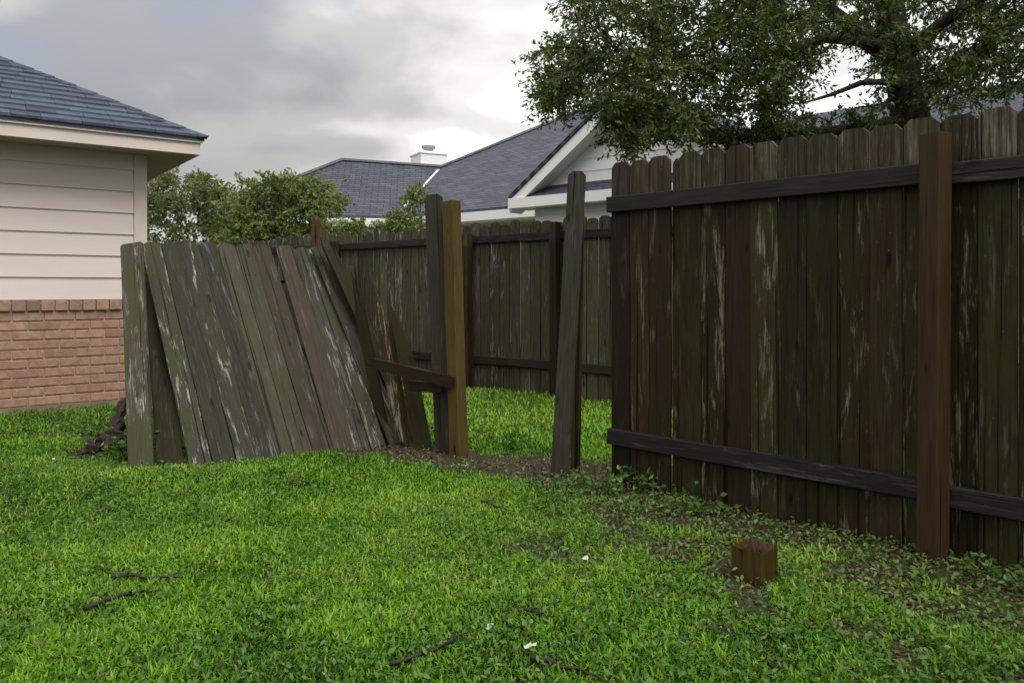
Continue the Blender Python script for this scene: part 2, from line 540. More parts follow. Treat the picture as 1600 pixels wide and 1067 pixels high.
def ground_mat():
    m, g = mat_new('ground_soil')
    co = g.n('ShaderNodeTexCoord').outputs['Object']
    a = g.noise(co, 3.0, 6.0, 0.6)
    b = g.noise(co, 45.0, 5.0, 0.65)
    c = g.noise(co, 0.6, 4.0, 0.5)
    soil = g.mix(g.ramp(b, [(0.35, 0.0), (0.65, 1.0)]), (0.016, 0.011, 0.008), (0.062, 0.043, 0.029))
    thatch = g.mix(g.ramp(b, [(0.35, 0.0), (0.65, 1.0)]), (0.012, 0.020, 0.005), (0.034, 0.052, 0.012))
    mud = g.n('ShaderNodeAttribute', attribute_name='mud').outputs['Fac']
    mm = g.math('ADD', mud, g.math('MULTIPLY', g.math('SUBTRACT', a, 0.5), 0.7))
    col = g.mix(g.ramp(mm, [(0.35, 0.0), (0.6, 1.0)]), thatch, soil)
    finish(g, col, 0.75, g.math('ADD', b, a), 0.8, 0.02, 0.35)
    return m


M_GROUND = ground_mat()

# ------------------------------------------------------------------ ground
FR0, FRT = Vector((0.572, 4.43)), Vector((0.7155, -0.6987))    # near fence: left end and direction (towards the camera's right)
FRN = Vector((-0.6987, -0.7155))                                 # its face towards the camera
BK0, BKT = Vector((-0.4375, 8.75)), Vector((0.7776, -0.6288))    # back fence


def ground_z(x, y):
    x = np.asarray(x, float)
    y = np.asarray(y, float)
    z = (fbm(x * 0.8, y * 0.8, 3) - 0.5) * 0.05 + (fbm(x * 4, y * 4, 8) - 0.5) * 0.018
    z = z + 0.05 * np.exp(-(((x + 0.75) / 0.55) ** 2 + ((y - 4.75) / 0.35) ** 2))
    z = z + 0.035 * np.exp(-(((x + 2.2) / 0.8) ** 2 + ((y - 4.35) / 0.35) ** 2))
    z = z - 0.03 * np.exp(-(((x + 0.05) / 0.45) ** 2 + ((y - 4.95) / 0.25) ** 2))
    far = np.clip((np.hypot(x, y - 5) - 9) / 6, 0, 1)
    return z * (1 - far) - 0.012


def mud_mask(x, y):
    """1 where bare soil and litter show: strip at the near fence's foot, the worn gap, patches"""
    x = np.asarray(x, float)
    y = np.asarray(y, float)
    # signed distance in front of the near fence
    d = (x - FR0.x) * FRN.x + (y - FR0.y) * FRN.y
    s = (x - FR0.x) * FRT.x + (y - FR0.y) * FRT.y
    n = fbm(x * 2.3, y * 2.3, 21)
    n2 = fbm(x * 6, y * 6, 33)
    m = np.clip(1.15 - np.abs(d) / (0.16 + 0.60 * n), 0, 1) * (s > -0.25)
    m = np.maximum(m, 0.85 * np.clip(1.3 - d / 1.5, 0, 1) * (s > 0.2) * (d > -0.3) * (n2 > 0.56))
    # worn strip through the gap and along the missing fence
    ax, ay, bx, by = -0.85, 5.18, 0.62, 4.55
    L2 = (bx - ax) ** 2 + (by - ay) ** 2
    t = np.clip(((x - ax) * (bx - ax) + (y - ay) * (by - ay)) / L2, 0, 1)
    dd = np.hypot(x - ax - t * (bx - ax), y - ay - t * (by - ay))
    m = np.maximum(m, np.clip(1.7 - dd / (0.15 + 0.22 * n2), 0, 1))
    m = np.maximum(m, np.clip(1.2 - np.hypot((x - 0.62) / 0.4, (y - 4.72) / 0.35), 0, 1))
    # bare patches
    for px, py, r in ((-0.95, 2.98, 0.12), (0.45, 3.35, 0.2), (0.95, 3.1, 0.16), (1.6, 2.6, 0.3), (2.2, 2.5, 0.3)):
        m = np.maximum(m, np.clip(1.0 - np.hypot(x - px, (y - py) * 1.2) / (r * (0.4 + 1.3 * n2)), 0, 1) * (0.45 + 0.5 * n))
    return m


def build_ground():
    def axis(lo, hi, step, far):
        a = list(np.arange(lo, hi + 1e-6, step))
        g_, d = [], step
        p = hi
        while p < far:
            d *= 1.5
            p += d
            g_.append(p)
        q, d, h = lo, step, []
        while q > -far:
            d *= 1.5
            q -= d
            h.append(q)
        return np.array(list(reversed(h)) + a + g_)
    xs, ys = axis(-6, 5, 0.06, 400), axis(0.5, 10.5, 0.06, 400)
    X, Y = np.meshgrid(xs, ys)
    Z = ground_z(X, Y)
    V = np.stack([X.ravel(), Y.ravel(), Z.ravel()], 1)
    nx, ny = len(xs), len(ys)
    i, j = np.meshgrid(np.arange(nx - 1), np.arange(ny - 1))
    a = (j * nx + i).ravel()
    F = np.stack([a, a + 1, a + nx + 1, a + nx], 1)
    o = obj('ground', mesh_np('ground', V, F, {'mud': mud_mask(X, Y).ravel()}), M_GROUND, smooth=True)
    structure(o)


build_ground()

# ------------------------------------------------------------------ timber
def board_mesh(w, t, L, ear=0.03, segs=5, bow=0.0, twist=0.0, jit=0.0012, rnd=False, seed=0, taper=0.0):
    """picket: local x width, y thickness, z length from 0; dog-eared or rounded top"""
    r = random.Random(seed)
    rings = []
    for i in range(segs + 1):
        z = (L - ear) * i / segs
        rings.append((z, w * (1 - taper * i / segs)))
    if rnd:
        for k in (0.45, 0.8, 1.0):
            rings.append((L - ear + ear * k, w * (1 - 0.62 * (1 - math.sqrt(max(0.0, 1 - k * k))))))
    elif ear > 0:
        rings.append((L, max(w - 2 * ear, w * 0.3)))
    V, F = [], []
    c = min(0.003, t * 0.2)
    for z, ww in rings:
        u = z / L
        oy = bow * math.sin(math.pi * u)
        ang = twist * u
        ca, sa = math.cos(ang), math.sin(ang)
        hx0, hx1 = -ww / 2 + r.uniform(-jit, jit), ww / 2 + r.uniform(-jit, jit)
        for x, y in ((hx0 + c, -t / 2), (hx1 - c, -t / 2), (hx1, -t / 2 + c), (hx1, t / 2), (hx0, t / 2), (hx0, -t / 2 + c)):
            V.append((x * ca - y * sa, x * sa + y * ca + oy, z))
    n = 6
    for i in range(len(rings) - 1):
        for k in range(n):
            a, b = i * n + k, i * n + (k + 1) % n
            F.append((a, b, b + n, a + n))
    F.append(tuple(reversed(range(n))))
    q = (len(rings) - 1) * n
    F.append(tuple(range(q, q + n)))
    return mesh_py('board', V, F)


def broken_mesh(w, t, tops, bottoms=None, nx=None, seed=0, sway=0.0):
    """splintered board: one column height per tops entry (m), grid front and back"""
    r = random.Random(seed)
    nx = len(tops)
    nz = 6
    bottoms = bottoms or [0.0] * nx
    V, F = [], []
    for side in (-1, 1):
        for i in range(nx):
            x = -w / 2 + w * i / (nx - 1)
            for k in range(nz + 1):
                u = k / nz
                z = bottoms[i] + (tops[i] - bottoms[i]) * u
                thin = 1.0 if u < 0.85 else 0.45 + 0.3 * r.random()
                V.append((x + r.uniform(-.0015, .0015) + sway * u * u, side * t / 2 * thin, z))
    m = nx * (nz + 1)

    def idx(s, i, k):
        return s * m + i * (nz + 1) + k
    for i in range(nx - 1):
        for k in range(nz):
            F.append((idx(0, i, k), idx(0, i + 1, k), idx(0, i + 1, k + 1), idx(0, i, k + 1)))
            F.append((idx(1, i, k + 1), idx(1, i + 1, k + 1), idx(1, i + 1, k), idx(1, i, k)))
        F.append((idx(0, i, nz), idx(0, i + 1, nz), idx(1, i + 1, nz), idx(1, i, nz)))
        F.append((idx(0, i, 0), idx(1, i, 0), idx(1, i + 1, 0), idx(0, i + 1, 0)))
    for k in range(nz):
        F.append((idx(0, 0, k), idx(0, 0, k + 1), idx(1, 0, k + 1), idx(1, 0, k)))
        F.append((idx(0, nx - 1, k + 1), idx(0, nx - 1, k), idx(1, nx - 1, k), idx(1, nx - 1, k + 1)))
    return mesh_py('broken_board', V, F)


def frame(p0, p1, xhint):
    """matrix at p0 with local z towards p1 and local x close to xhint"""
    p0, p1 = Vector(p0), Vector(p1)
    z = (p1 - p0).normalized()
    x = Vector(xhint)
    x = (x - z * x.dot(z)).normalized()
    y = z.cross(x)
    m = Matrix((x, y, z)).transposed().to_4x4()
    m.translation = p0
    return m


def place(name, me, mat, root, p0, p1, xhint):
    base = root.location if root is not None else Vector((0, 0, 0))
    m = frame(p0, p1, xhint)
    m.translation = m.translation - base
    return obj(name, me, mat, root, matrix=m)


def beam_mesh(w, t, L, bev=0.004, segs=3, seed=0, wob=0.002, endcut=0.0):
    r = random.Random(seed)
    V, F = [], []
    for i in range(segs + 1):
        z = L * i / segs
        dx, dy = (r.uniform(-wob, wob), r.uniform(-wob, wob)) if 0 < i < segs else (0, 0)
        for x, y in ((-w / 2 + bev, -t / 2), (w / 2 - bev, -t / 2), (w / 2, -t / 2 + bev), (w / 2, t / 2 - bev),
                     (w / 2 - bev, t / 2), (-w / 2 + bev, t / 2), (-w / 2, t / 2 - bev), (-w / 2, -t / 2 + bev)):
            zz = z + (endcut * x / w if i == segs else 0)
            V.append((x + dx, y + dy, zz))
    n = 8
    for i in range(segs):
        for k in range(n):
            a, b = i * n + k, i * n + (k + 1) % n
            F.append((a, b, b + n, a + n))
    F.append(tuple(reversed(range(n))))
    q = segs * n
    F.append(tuple(range(q, q + n)))
    return mesh_py('beam', V, F)


UP = Vector((0, 0, 1))


def V3(v2, z=0.0):
    return Vector((v2.x, v2.y, z))


def standing_fence():
    """near fence on the right: pickets behind, rails and post on the camera's side"""
    root = empty('wooden_fence', V3(FR0))
    tag(root, 'tall dark wet wooden fence standing along the right, rails and post facing us', 'fence')
    t3, n3 = V3(FRT), V3(FRN)
    b3 = V3(FR0)
    s, i = 0.0, 0
    widths = [0.128, 0.126, 0.138, 0.052, 0.132, 0.138, 0.138, 0.140, 0.140, 0.141]
    while s < 3.5:
        w = widths[i] if i < len(widths) else 0.139 + random.uniform(-0.003, 0.003)
        gap = random.choice([0.001, 0.0015, 0.002, 0.0025]) if i < 15 else 0.001
        dy = random.uniform(-0.004, 0.004)
        if i == 3:
            dy = 0.016
        top = 1.83 + random.uniform(-0.006, 0.006) - (0.02 if i == 3 else 0)
        me = board_mesh(w, 0.017, top + 0.05, ear=0.027, bow=random.uniform(-0.006, 0.006), twist=random.uniform(-0.02, 0.02), seed=i)
        c = b3 + t3 * (s + w / 2) - n3 * (0.009 + dy)
        lean = t3 * random.uniform(-0.002, 0.002)
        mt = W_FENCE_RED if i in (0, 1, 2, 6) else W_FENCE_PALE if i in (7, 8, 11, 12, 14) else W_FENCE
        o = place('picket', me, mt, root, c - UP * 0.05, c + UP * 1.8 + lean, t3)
        s += w + gap
        i += 1
    end = s
    sp = 1.715
    # rails: 2x4 on edge, butted at the post
    for z, a, b, seed in ((1.587, -0.005, sp - 0.002, 1), (1.582, sp + 0.002, end, 2), (0.262, 0.0, sp - 0.002, 3), (0.245, sp + 0.002, end, 4)):
        c = b3 + n3 * 0.021
        p0, p1 = c + t3 * a + UP * z, c + t3 * b + UP * (z + random.uniform(-0.006, 0.006))
        place('rail', beam_mesh(0.089, 0.038, (p1 - p0).length, seed=seed), W_RAIL, root, p0, p1, UP)
    c = b3 + t3 * sp + n3 * (0.041 + 0.058)
    place('post', beam_mesh(0.091, 0.091, 1.84, 0.006, seed=9, endcut=0.006), W_POST, root, c - UP * 0.1, c + UP * 1.73 + t3 * 0.012, (0.5, -0.866, 0))


def back_fence():
    root = empty('back_fence', V3(BK0))
    tag(root, 'long weathered wooden fence across the far side of the lawn behind the gap', 'fence')
    t3 = V3(BKT)
    n3 = Vector((-BKT.y * -1, -BKT.x, 0))
    n3 = Vector((BKT.y, -BKT.x, 0))
    b3 = V3(BK0)
    meshes = [board_mesh(0.136, 0.016, 1.90 + 0.012 * k, ear=0.05, segs=3, rnd=True, seed=100 + k) for k in range(5)]
    s = -5.3
    while s < 4.6:
        c = b3 + t3 * (s + 0.07) - n3 * random.uniform(0.004, 0.012)
        z0 = -0.09 + random.uniform(-0.012, 0.012)
        place('picket', random.choice(meshes), W_BACK, root, c + UP * z0, c + UP * 1.8 + t3 * random.uniform(-0.006, 0.006), t3)
        s += 0.1415 + random.uniform(-0.001, 0.002)
    for zc in (1.655, 0.30):
        for a, b in ((-5.3, -2.4), (-2.396, 0.06), (0.064, 1.42), (1.424, 4.6)):
            p0, p1 = b3 + n3 * 0.021 + t3 * a + UP * zc, b3 + n3 * 0.021 + t3 * b + UP * (zc + random.uniform(-.008, .008))
            place('rail', beam_mesh(0.085, 0.038, (p1 - p0).length, seed=int(a * 10)), W_RAIL, root, p0, p1, UP)
    for a, top, w in ((-2.398, 1.72, 0.09), (-0.02, 1.72, 0.09), (1.20, 1.79, 0.085)):
        c = b3 + t3 * a + n3 * (0.042 + w / 2)
        place('post', beam_mesh(w, w, top + 0.1, 0.005, seed=int(a * 7)), W_FENCE_RED, root, c - UP * 0.1, c + UP * top, t3)


M_NAIL = simple('rusty_nail', (0.010, 0.006, 0.004), (0.030, 0.016, 0.010), 60.0, 0.7)
NAIL = mesh_py('nail', *tube_data([Vector((0, 0, -0.004)), Vector((0, 0, 0.0015)), Vector((0, 0, 0.0022))], [0.0045, 0.0045, 0.003], 8))


def fallen_panel():
    """section torn off its post, leaning back and sideways"""
    A, B = on_ground(300, 731), on_ground(604, 699)
    T0, T1 = at(235, 379, 5.64), at(475, 384, 6.2)

    def on_line(P, Q, px):
        k = (px - 800.0) / FPX
        d = Q - P
        s = (k * P.y - P.x) / (d.x - k * d.y)
        return P + d * s
    root = empty('fallen_fence_panel', (A + B) / 2)
    tag(root, 'mossy grey fence panel fallen back and leaning left beside the beige house', 'fence panel')
    bot = [(297, 333), (333, 370), (371, 408), (408, 430), (430, 460), (460, 490), (490, 523), (524, 553), (553, 579), (579, 604)]
    top = [(219, 251), (251, 279), (279, 308), (308, 338), (338, 367), (367, 391), (391, 421), (428, 459), (459, 480), (480, 491)]
    tz = [0, 0.0, 0.004, 0.004, 0.0, -0.006, -0.004, -0.012, -0.02, -0.035]
    xd = (B - A).normalized()
    up = ((T0 + T1) / 2 - (A + B) / 2).normalized()
    nrm = xd.cross(up).normalized()
    if nrm.y > 0:
        nrm = -nrm
    cent = []
    for i, ((b0, b1), (t0, t1)) in enumerate(zip(bot, top)):
        p0, q0 = on_line(A, B, b0), on_line(A, B, b1)
        p1, q1 = on_line(T0, T1, t0), on_line(T0, T1, t1)
        w = min(((q0 - p0).length + (q1 - p1).length) / 2 - 0.004, 0.142)
        wb = (q0 - p0).length - 0.004
        wt = (q1 - p1).length - 0.004
        w = min(max(w, 0.08), 0.143)
        c0, c1 = (p0 + q0) / 2, (p1 + q1) / 2
        d = (c1 - c0).normalized()
        L = (c1 - c0).length + tz[i] + 0.05
        c0 = c0 - d * 0.05 + nrm * (0.004 if i % 2 else -0.004)
        c1 = c1 + nrm * (0.004 if i % 2 else -0.004)
        w = min(max(wb, wt) - 0.003, 0.146)
        me = board_mesh(w, 0.017, L, ear=0.042, segs=6, bow=random.uniform(-0.008, 0.008), twist=random.uniform(-0.02, 0.02), rnd=True, seed=200 + i)
        pk = place('picket', me, W_PINK if i in (6, 7) else W_GREY if i == 8 else W_PANEL, root, c0, c1, xd)
        for u in (0.2, 0.84):
            for sx in (-0.26, 0.26):
                obj('nail', NAIL, M_NAIL, pk, loc=(w * sx + random.uniform(-.006, .006), -0.0085, L * u + random.uniform(-.012, .012)), rot=(math.pi / 2, 0, 0))
        cent.append((c0, c1))
    for u in (0.2, 0.84):
        pa = cent[0][0].lerp(cent[0][1], u) - nrm * 0.034 - xd * 0.05
        pb = cent[-1][0].lerp(cent[-1][1], u) - nrm * 0.034
        place('rail', beam_mesh(0.089, 0.038, (pb - pa).length, seed=31), W_RAIL, root, pa, pb, up)
    return xd, nrm


def loose_timber(xd, nrm):
    # two boards left upright at the panel's outer edge
    def lone(name, me, mat, p0, p1, hint, label, cat, group=None):
        o = place(name, me, mat, None, p0, p1, hint)
        tag(o, label, cat, group)
        return o
    p0, p1 = on_ground(221, 736), at(206, 381, 5.40)
    lone('fence_board', board_mesh(0.146, 0.022, (p1 - p0).length + 0.06, ear=0.012, seed=301, bow=0.004), W_PANEL, p0 + (p0 - p1).normalized() * 0.06, p1, (1, 0.1, 0),
         'upright mossy board at the outer left edge of the fallen panel', 'board')
    p0, p1 = on_ground(261, 733) + Vector((0, 0.05, 0)), at(238, 400, 5.78)
    lone('fence_board', board_mesh(0.155, 0.018, (p1 - p0).length + 0.06, ear=0.03, seed=302, taper=0.1), W_FENCE, p0 + (p0 - p1).normalized() * 0.06, p1, (1, 0.35, 0),
         'darker board standing behind the leftmost leaning picket, second from left', 'board')
    # board slipped off the panel's right edge and the splintered one behind it
    p0, p1 = on_ground(624, 697), at(497, 386, 6.16)
    lone('fence_board', board_mesh(0.125, 0.018, (p1 - p0).length + 0.05, ear=0.02, seed=303, twist=0.12), W_PANEL, p0 + (p0 - p1).normalized() * 0.05, p1, (0.9, 0.35, 0),
         'dark grey board slipped forward off the right edge of the fallen panel', 'board')
    p0, p1 = at(652, 690, 5.52), at(512, 380, 6.05)
    L = (p1 - p0).length
    me = broken_mesh(0.115, 0.03, [L - 0.03, L + 0.06, L + 0.01, L + 0.05, L - 0.12, L - 0.06, L - 0.30], seed=304)
    lone('broken_board', me, W_FENCE, p0, p1, (0.75, 0.65, 0),
         'brown splintered board leaning just right of the fallen panel', 'board')


def broken_section():
    """ochre post that still holds a rail stub with snapped pickets"""
    pb = on_ground(718, 714)
    root = empty('broken_fence_section', pb)
    tag(root, 'ochre post with a short rail and snapped pickets left of the gap', 'fence section')
    ptop = at(705, 315, pb.y + 0.02)
    hint = Vector((0.80, -0.60, 0))
    place('post', beam_mesh(0.092, 0.092, (ptop - pb).length + 0.12, 0.006, seed=41, endcut=0.006), W_YELLOW, root, pb - UP * 0.12, ptop, hint)
    # tall grey picket left of the post, slightly behind
    g0, g1 = at(695, 706, 5.16), at(677, 304, 5.18)
    place('picket', board_mesh(0.128, 0.018, (g1 - g0).length + 0.08, ear=0.022, seed=42), W_GREY, root, g0 - UP * 0.08, g1, (0.93, -0.36, 0))
    # rail stub
    r0, r1 = at(576, 566, 5.32), at(708, 597, 4.98)
    place('rail', broken_mesh(0.072, 0.034, [(r1 - r0).length] * 5, [0.05, 0.0, 0.03, -0.02, 0.04], seed=43), W_FENCE_RED, root, r0, r1, -UP)
    # second stub lying under it
    q0, q1 = at(640, 602, 5.22), at(692, 606, 5.10)
    place('rail', beam_mesh(0.07, 0.036, (q1 - q0).length, seed=44), W_RAIL, root, q0, q1, UP)
    # snapped pickets behind the rail, slanting left
    specs = [  # bottom px, bottom py, Y, top px, top py, Y, width, profile
        ((628, 690, 5.36), (584, 432, 5.50), 0.098, [0.86, 0.93, 1.0, 0.90, 0.84, 0.74, 0.66]),
        ((606, 655, 5.44), (548, 412, 5.66), 0.085, [0.72, 0.80, 0.96, 0.90, 1.0, 0.86]),
        ((642, 690, 5.34), (604, 470, 5.47), 0.030, [0.70, 0.84, 1.0, 0.92]),
        ((664, 702, 5.28), (620, 476, 5.38), 0.125, [0.86, 1.0, 0.93, 0.90, 0.80, 0.72, 0.58]),
    ]
    for k, (b, t, w, prof) in enumerate(specs):
        p0, p1 = at(*b), at(*t)
        p0.z = min(p0.z, 0.0) - 0.05 if k else p0.z
        L = (p1 - p0).length
        place('broken_picket', broken_mesh(w, 0.016, [L * q for q in prof], seed=50 + k), W_POST if k == 2 else W_FENCE_RED if k == 1 else W_FENCE_PALE, root, p0, p1, (0.93, -0.36, 0))


def gap_timber():
    p0, p1 = on_ground(874, 743), at(902, 268, 4.62)
    o = place('fence_board', board_mesh(0.108, 0.019, (p1 - p0).length + 0.06, ear=0.024, seed=61, bow=0.006, twist=-0.05), W_GREY, None,
              p0 + (p0 - p1).normalized() * 0.06, p1, (0.95, -0.30, 0))
    tag(o, 'tall grey leaning board standing alone in the gap', 'board')
    p0, p1 = on_ground(900, 740) + Vector((0.0, 0.07, 0)), at(906, 290, 4.70)
    o = place('fence_board', beam_mesh(0.06, 0.036, (p1 - p0).length + 0.06, 0.004, seed=62), W_POST, None, p0 - UP * 0.06, p1, (1, -0.1, 0))
    tag(o, 'narrow rusty brown upright right behind the tall leaning board in the gap', 'board')
    # weathered stub post that the panel's top rests against
    b = at(498, 600, 6.42)
    b.z = 0
    top = at(497, 344, 6.42)
    root = place('post_stub', broken_mesh(0.105, 0.085, [top.z + 0.10, top.z + 0.14, top.z + 0.09, top.z + 0.12, top.z + 0.04], [0] * 5, seed=63), W_YELLOW, None, b - UP * 0.1, top, (0.9, -0.4, 0))
    tag(root, 'pale brown splintered post top poking up behind the fallen panel', 'post')


standing_fence()
back_fence()
XD, NR = fallen_panel()
loose_timber(XD, NR)
broken_section()
gap_timber()


def stump():
    c = Vector((0.925, 2.93, 0))
    a = math.radians(42)
    root = empty('post_stump', c, a)
    tag(root, 'short sawn-off rusty brown post stump standing in the lawn', 'stump')
    # squared timber with a hollow, rough top
    h = 0.128
    n = 11
    V, F = [], []
    half = 0.062
    r = random.Random(5)
    grid = {}
    for i in range(n):
        for j in range(n):
            x, y = -half + 2 * half * i / (n - 1), -half + 2 * half * j / (n - 1)
            x, y = x * (1 + 0.02 * math.sin(j * 1.9)), y * (1 + 0.02 * math.sin(i * 2.3))
            e = min(i, j, n - 1 - i, n - 1 - j)
            z = h + r.uniform(-0.003, 0.003) - (0.0 if e == 0 else 0.024 if e == 1 else 0.050 + 0.006 * math.sin(i * 1.3) * math.cos(j * 1.7))
            grid[i, j] = len(V)
            V.append((x + (r.uniform(-.002, .002) if e == 0 else 0), y + (r.uniform(-.002, .002) if e == 0 else 0), z))
    for i in range(n - 1):
        for j in range(n - 1):
            F.append((grid[i, j], grid[i + 1, j], grid[i + 1, j + 1], grid[i, j + 1]))
    rim = [(i, 0) for i in range(n)] + [(n - 1, j) for j in range(1, n)] + [(i, n - 1) for i in range(n - 2, -1, -1)] + [(0, j) for j in range(n - 2, 0, -1)]
    m = len(rim)
    prev = [grid[k] for k in rim]
    groove = {33: 0.008}
    for z in (h - 0.01, 0.07, -0.08):
        row = []
        for k, (i, j) in enumerate(rim):
            x, y, _ = V[grid[i, j]]
            f = 1 - groove.get(k, 0) / half
            row.append(len(V))
            V.append((x * f + r.uniform(-.001, .001), y * f + r.uniform(-.001, .001), z))
        for k in range(m):
            F.append((prev[k], row[k], row[(k + 1) % m], prev[(k + 1) % m]))
        prev = row
    me = mesh_py('block', V, F)
    me.materials.append(W_STUMP)
    me.materials.append(W_ROT)
    k = 0
    for i in range(n - 1):
        for j in range(n - 1):
            if 0 < i < n - 2 and 0 < j < n - 2:
                me.polygons[k].material_index = 1
            k += 1
    obj('block', me, None, root)


stump()

# ------------------------------------------------------------------ beige house on the left
def beige_house():
    ang = math.atan2(-0.6, -0.8)
    root = empty('beige_house', (-3.57, 7.5, 0), ang)
    tag(root, 'beige sided house with brick base and blue-grey shingle roof at left', 'house')
    # local: x along the wall to the left, y outward, z up; corner at origin
    LW = 3.4
    R = random.Random(3)
    box('foundation', (-0.02, LW, -3.5, 0.02, -0.3, 0.045), M_CONC, root)
    box('mortar', (0.002, LW, -3.4, -0.012, 0.045, 0.99), M_MORTAR, root)
    # running-bond bricks: face proud of the mortar
    bl, bh, jt = 0.235, 0.0735, 0.0115
    bm = []
    for k in range(4):
        v, f = box_data(0, bl, -0.05, R.uniform(-0.001, 0.001), 0, bh, bev=0.004)
        bm.append(mesh_py('brick', v, f))
    for k in range(3):
        v, f = box_data(0, bl / 2 - jt / 2, -0.05, 0.0, 0, bh, bev=0.004)
        bm.append(mesh_py('brick', v, f))
    for row in range(10):
        z = 0.05 + row * (bh + jt)
        x = 0.0
        if row % 2:
            obj('brick', bm[4 + row % 3], M_BRICK, root, loc=(x, R.uniform(-.002, .002), z))
            x += bl / 2 + jt / 2
        while x < LW - bl:
            obj('brick', R.choice(bm[:4]), M_BRICK, root, loc=(x, R.uniform(-.002, .002), z + R.uniform(-.001, .001)))
            x += bl + jt
    v, f = box_data(0, 0.1, -0.05, 0.022, 0, 0.092, bev=0.005)
    rl = mesh_py('brick', v, f)
    x = 0.0
    while x < LW - 0.1:
        obj('brick', rl, M_BRICK, root, loc=(x, R.uniform(-.003, .003), 0.903 + R.uniform(-.001, .001)))
        x += 0.1115
    # lap siding, each board tilted out at its lower edge
    box('wall', (0.03, LW, -3.3, -0.03, 0.99, 2.42), M_SIDING, root)
    z, k = 1.002, 0
    while z < 2.40:
        hh = min(0.207, 2.405 - z)
        t = 0.012
        V = [(0.112, -0.03, z), (LW, -0.03, z), (LW, -0.002, z), (0.112, -0.002, z),
             (0.112, -0.03, z + hh + 0.01), (LW, -0.03, z + hh + 0.01), (LW, -0.002 - t - 0.002, z + hh + 0.01), (0.112, -0.002 - t - 0.002, z + hh + 0.01)]
        F = [(0, 3, 2, 1), (4, 5, 6, 7), (0, 1, 5, 4), (1, 2, 6, 5), (2, 3, 7, 6), (3, 0, 4, 7)]
        obj('siding_board', mesh_py('siding_board', V, F), M_SIDING, root)
        z += 0.2075
        k += 1
    box('corner_trim', (-0.004, 0.110, -0.09, 0.008, 0.998, 2.402), M_TRIM, root, bev=0.003)
    # frieze, soffit, fascia
    o = 0.40
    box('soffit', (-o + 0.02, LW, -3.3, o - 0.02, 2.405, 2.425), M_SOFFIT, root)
    box('fascia', (-o, LW, o - 0.025, o, 2.392, 2.545), M_TRIM, root, bev=0.002)
    box('fascia', (-o - 0.0, -o + 0.025, -3.3, o - 0.027, 2.392, 2.545), M_TRIM, root, bev=0.002)
    box('drip_trim', (-o - 0.018, LW, o + 0.001, o + 0.02, 2.505, 2.553), M_TRIM, root, bev=0.002)
    # hip roof: slope m, deck below the shingles
    m = 0.547
    e = o + 0.03
    z0 = 2.558
    D = 2.6
    deck = prism('roof_deck', [(-e, e, z0), (LW, e, z0), (LW, e - D, z0 + m * D), (-e + D, e - D, z0 + m * D)], (0, 0, -0.03), M_SHINGLE, root)
    prism('roof_deck', [(-e, e, z0), (-e + D, e - D, z0 + m * D), (-e + D, e - D - 1.2, z0 + m * D), (-e, e - D - 1.2, z0)], (0, 0, -0.03), M_SHINGLE, root)
    # shingles laid in courses
    th = math.atan(m)
    ex = 0.150
    courses = int(D / math.cos(th) / ex) - 1
    for c in range(courses):
        s0 = c * ex                      # distance up the slope of this course's butt edge
        d0 = s0 * math.cos(th)
        x = -e + d0 + 0.03
        x += 0 if c % 2 else -0.0
        first = True
        while x < LW - 0.05 and x < 2.6:
            w = R.choice([0.22, 0.26, 0.31, 0.34])
            if first:
                w *= R.uniform(0.4, 1.0)
            t = R.uniform(0.007, 0.013)
            y0 = e - d0 + 0.012
            y1 = y0 - (ex + 0.03) * math.cos(th)
            zz = z0 + m * (e - y0) + 0.004
            z1 = z0 + m * (e - y1) + 0.004
            xl = x + (ex + 0.03) * math.cos(th) if first else x
            V = [(x, y0, zz), (x + w - 0.004, y0, zz), (x + w - 0.004, y1, z1), (xl, y1, z1)]
            V += [(a, b, q + (t + 0.016 if i < 2 else 0.003)) for i, (a, b, q) in enumerate(V)]
            F = [(0, 3, 2, 1), (4, 5, 6, 7), (0, 1, 5, 4), (1, 2, 6, 5), (2, 3, 7, 6), (3, 0, 4, 7)]
            obj('shingle', mesh_py('shingle', V, F), M_SHINGLE, root)
            x += w
            first = False
    # hip cap pieces folded over the hip
    n = 16
    for k in range(n):
        d = -0.03 + k * 0.165
        V = []
        for dd, lift in ((d, 0.036), (d + 0.20, 0.026)):
            cx, cy, cz = -e + dd, e - dd, z0 + m * dd + lift
            wv = 0.085
            V += [(cx + wv, cy, cz - 0.012), (cx, cy, cz), (cx, cy - wv, cz - 0.012)]
        V += [(a, b, q - 0.012) for a, b, q in V]
        F = [(0, 1, 4, 3), (1, 2, 5, 4), (6, 9, 10, 7), (7, 10, 11, 8), (0, 6, 7, 1), (1, 7, 8, 2), (3, 4, 10, 9), (4, 5, 11, 10), (0, 3, 9, 6), (2, 8, 11, 5)]
        obj('hip_cap', mesh_py('hip_cap', V, F), M_SHINGLE, root)


beige_house()

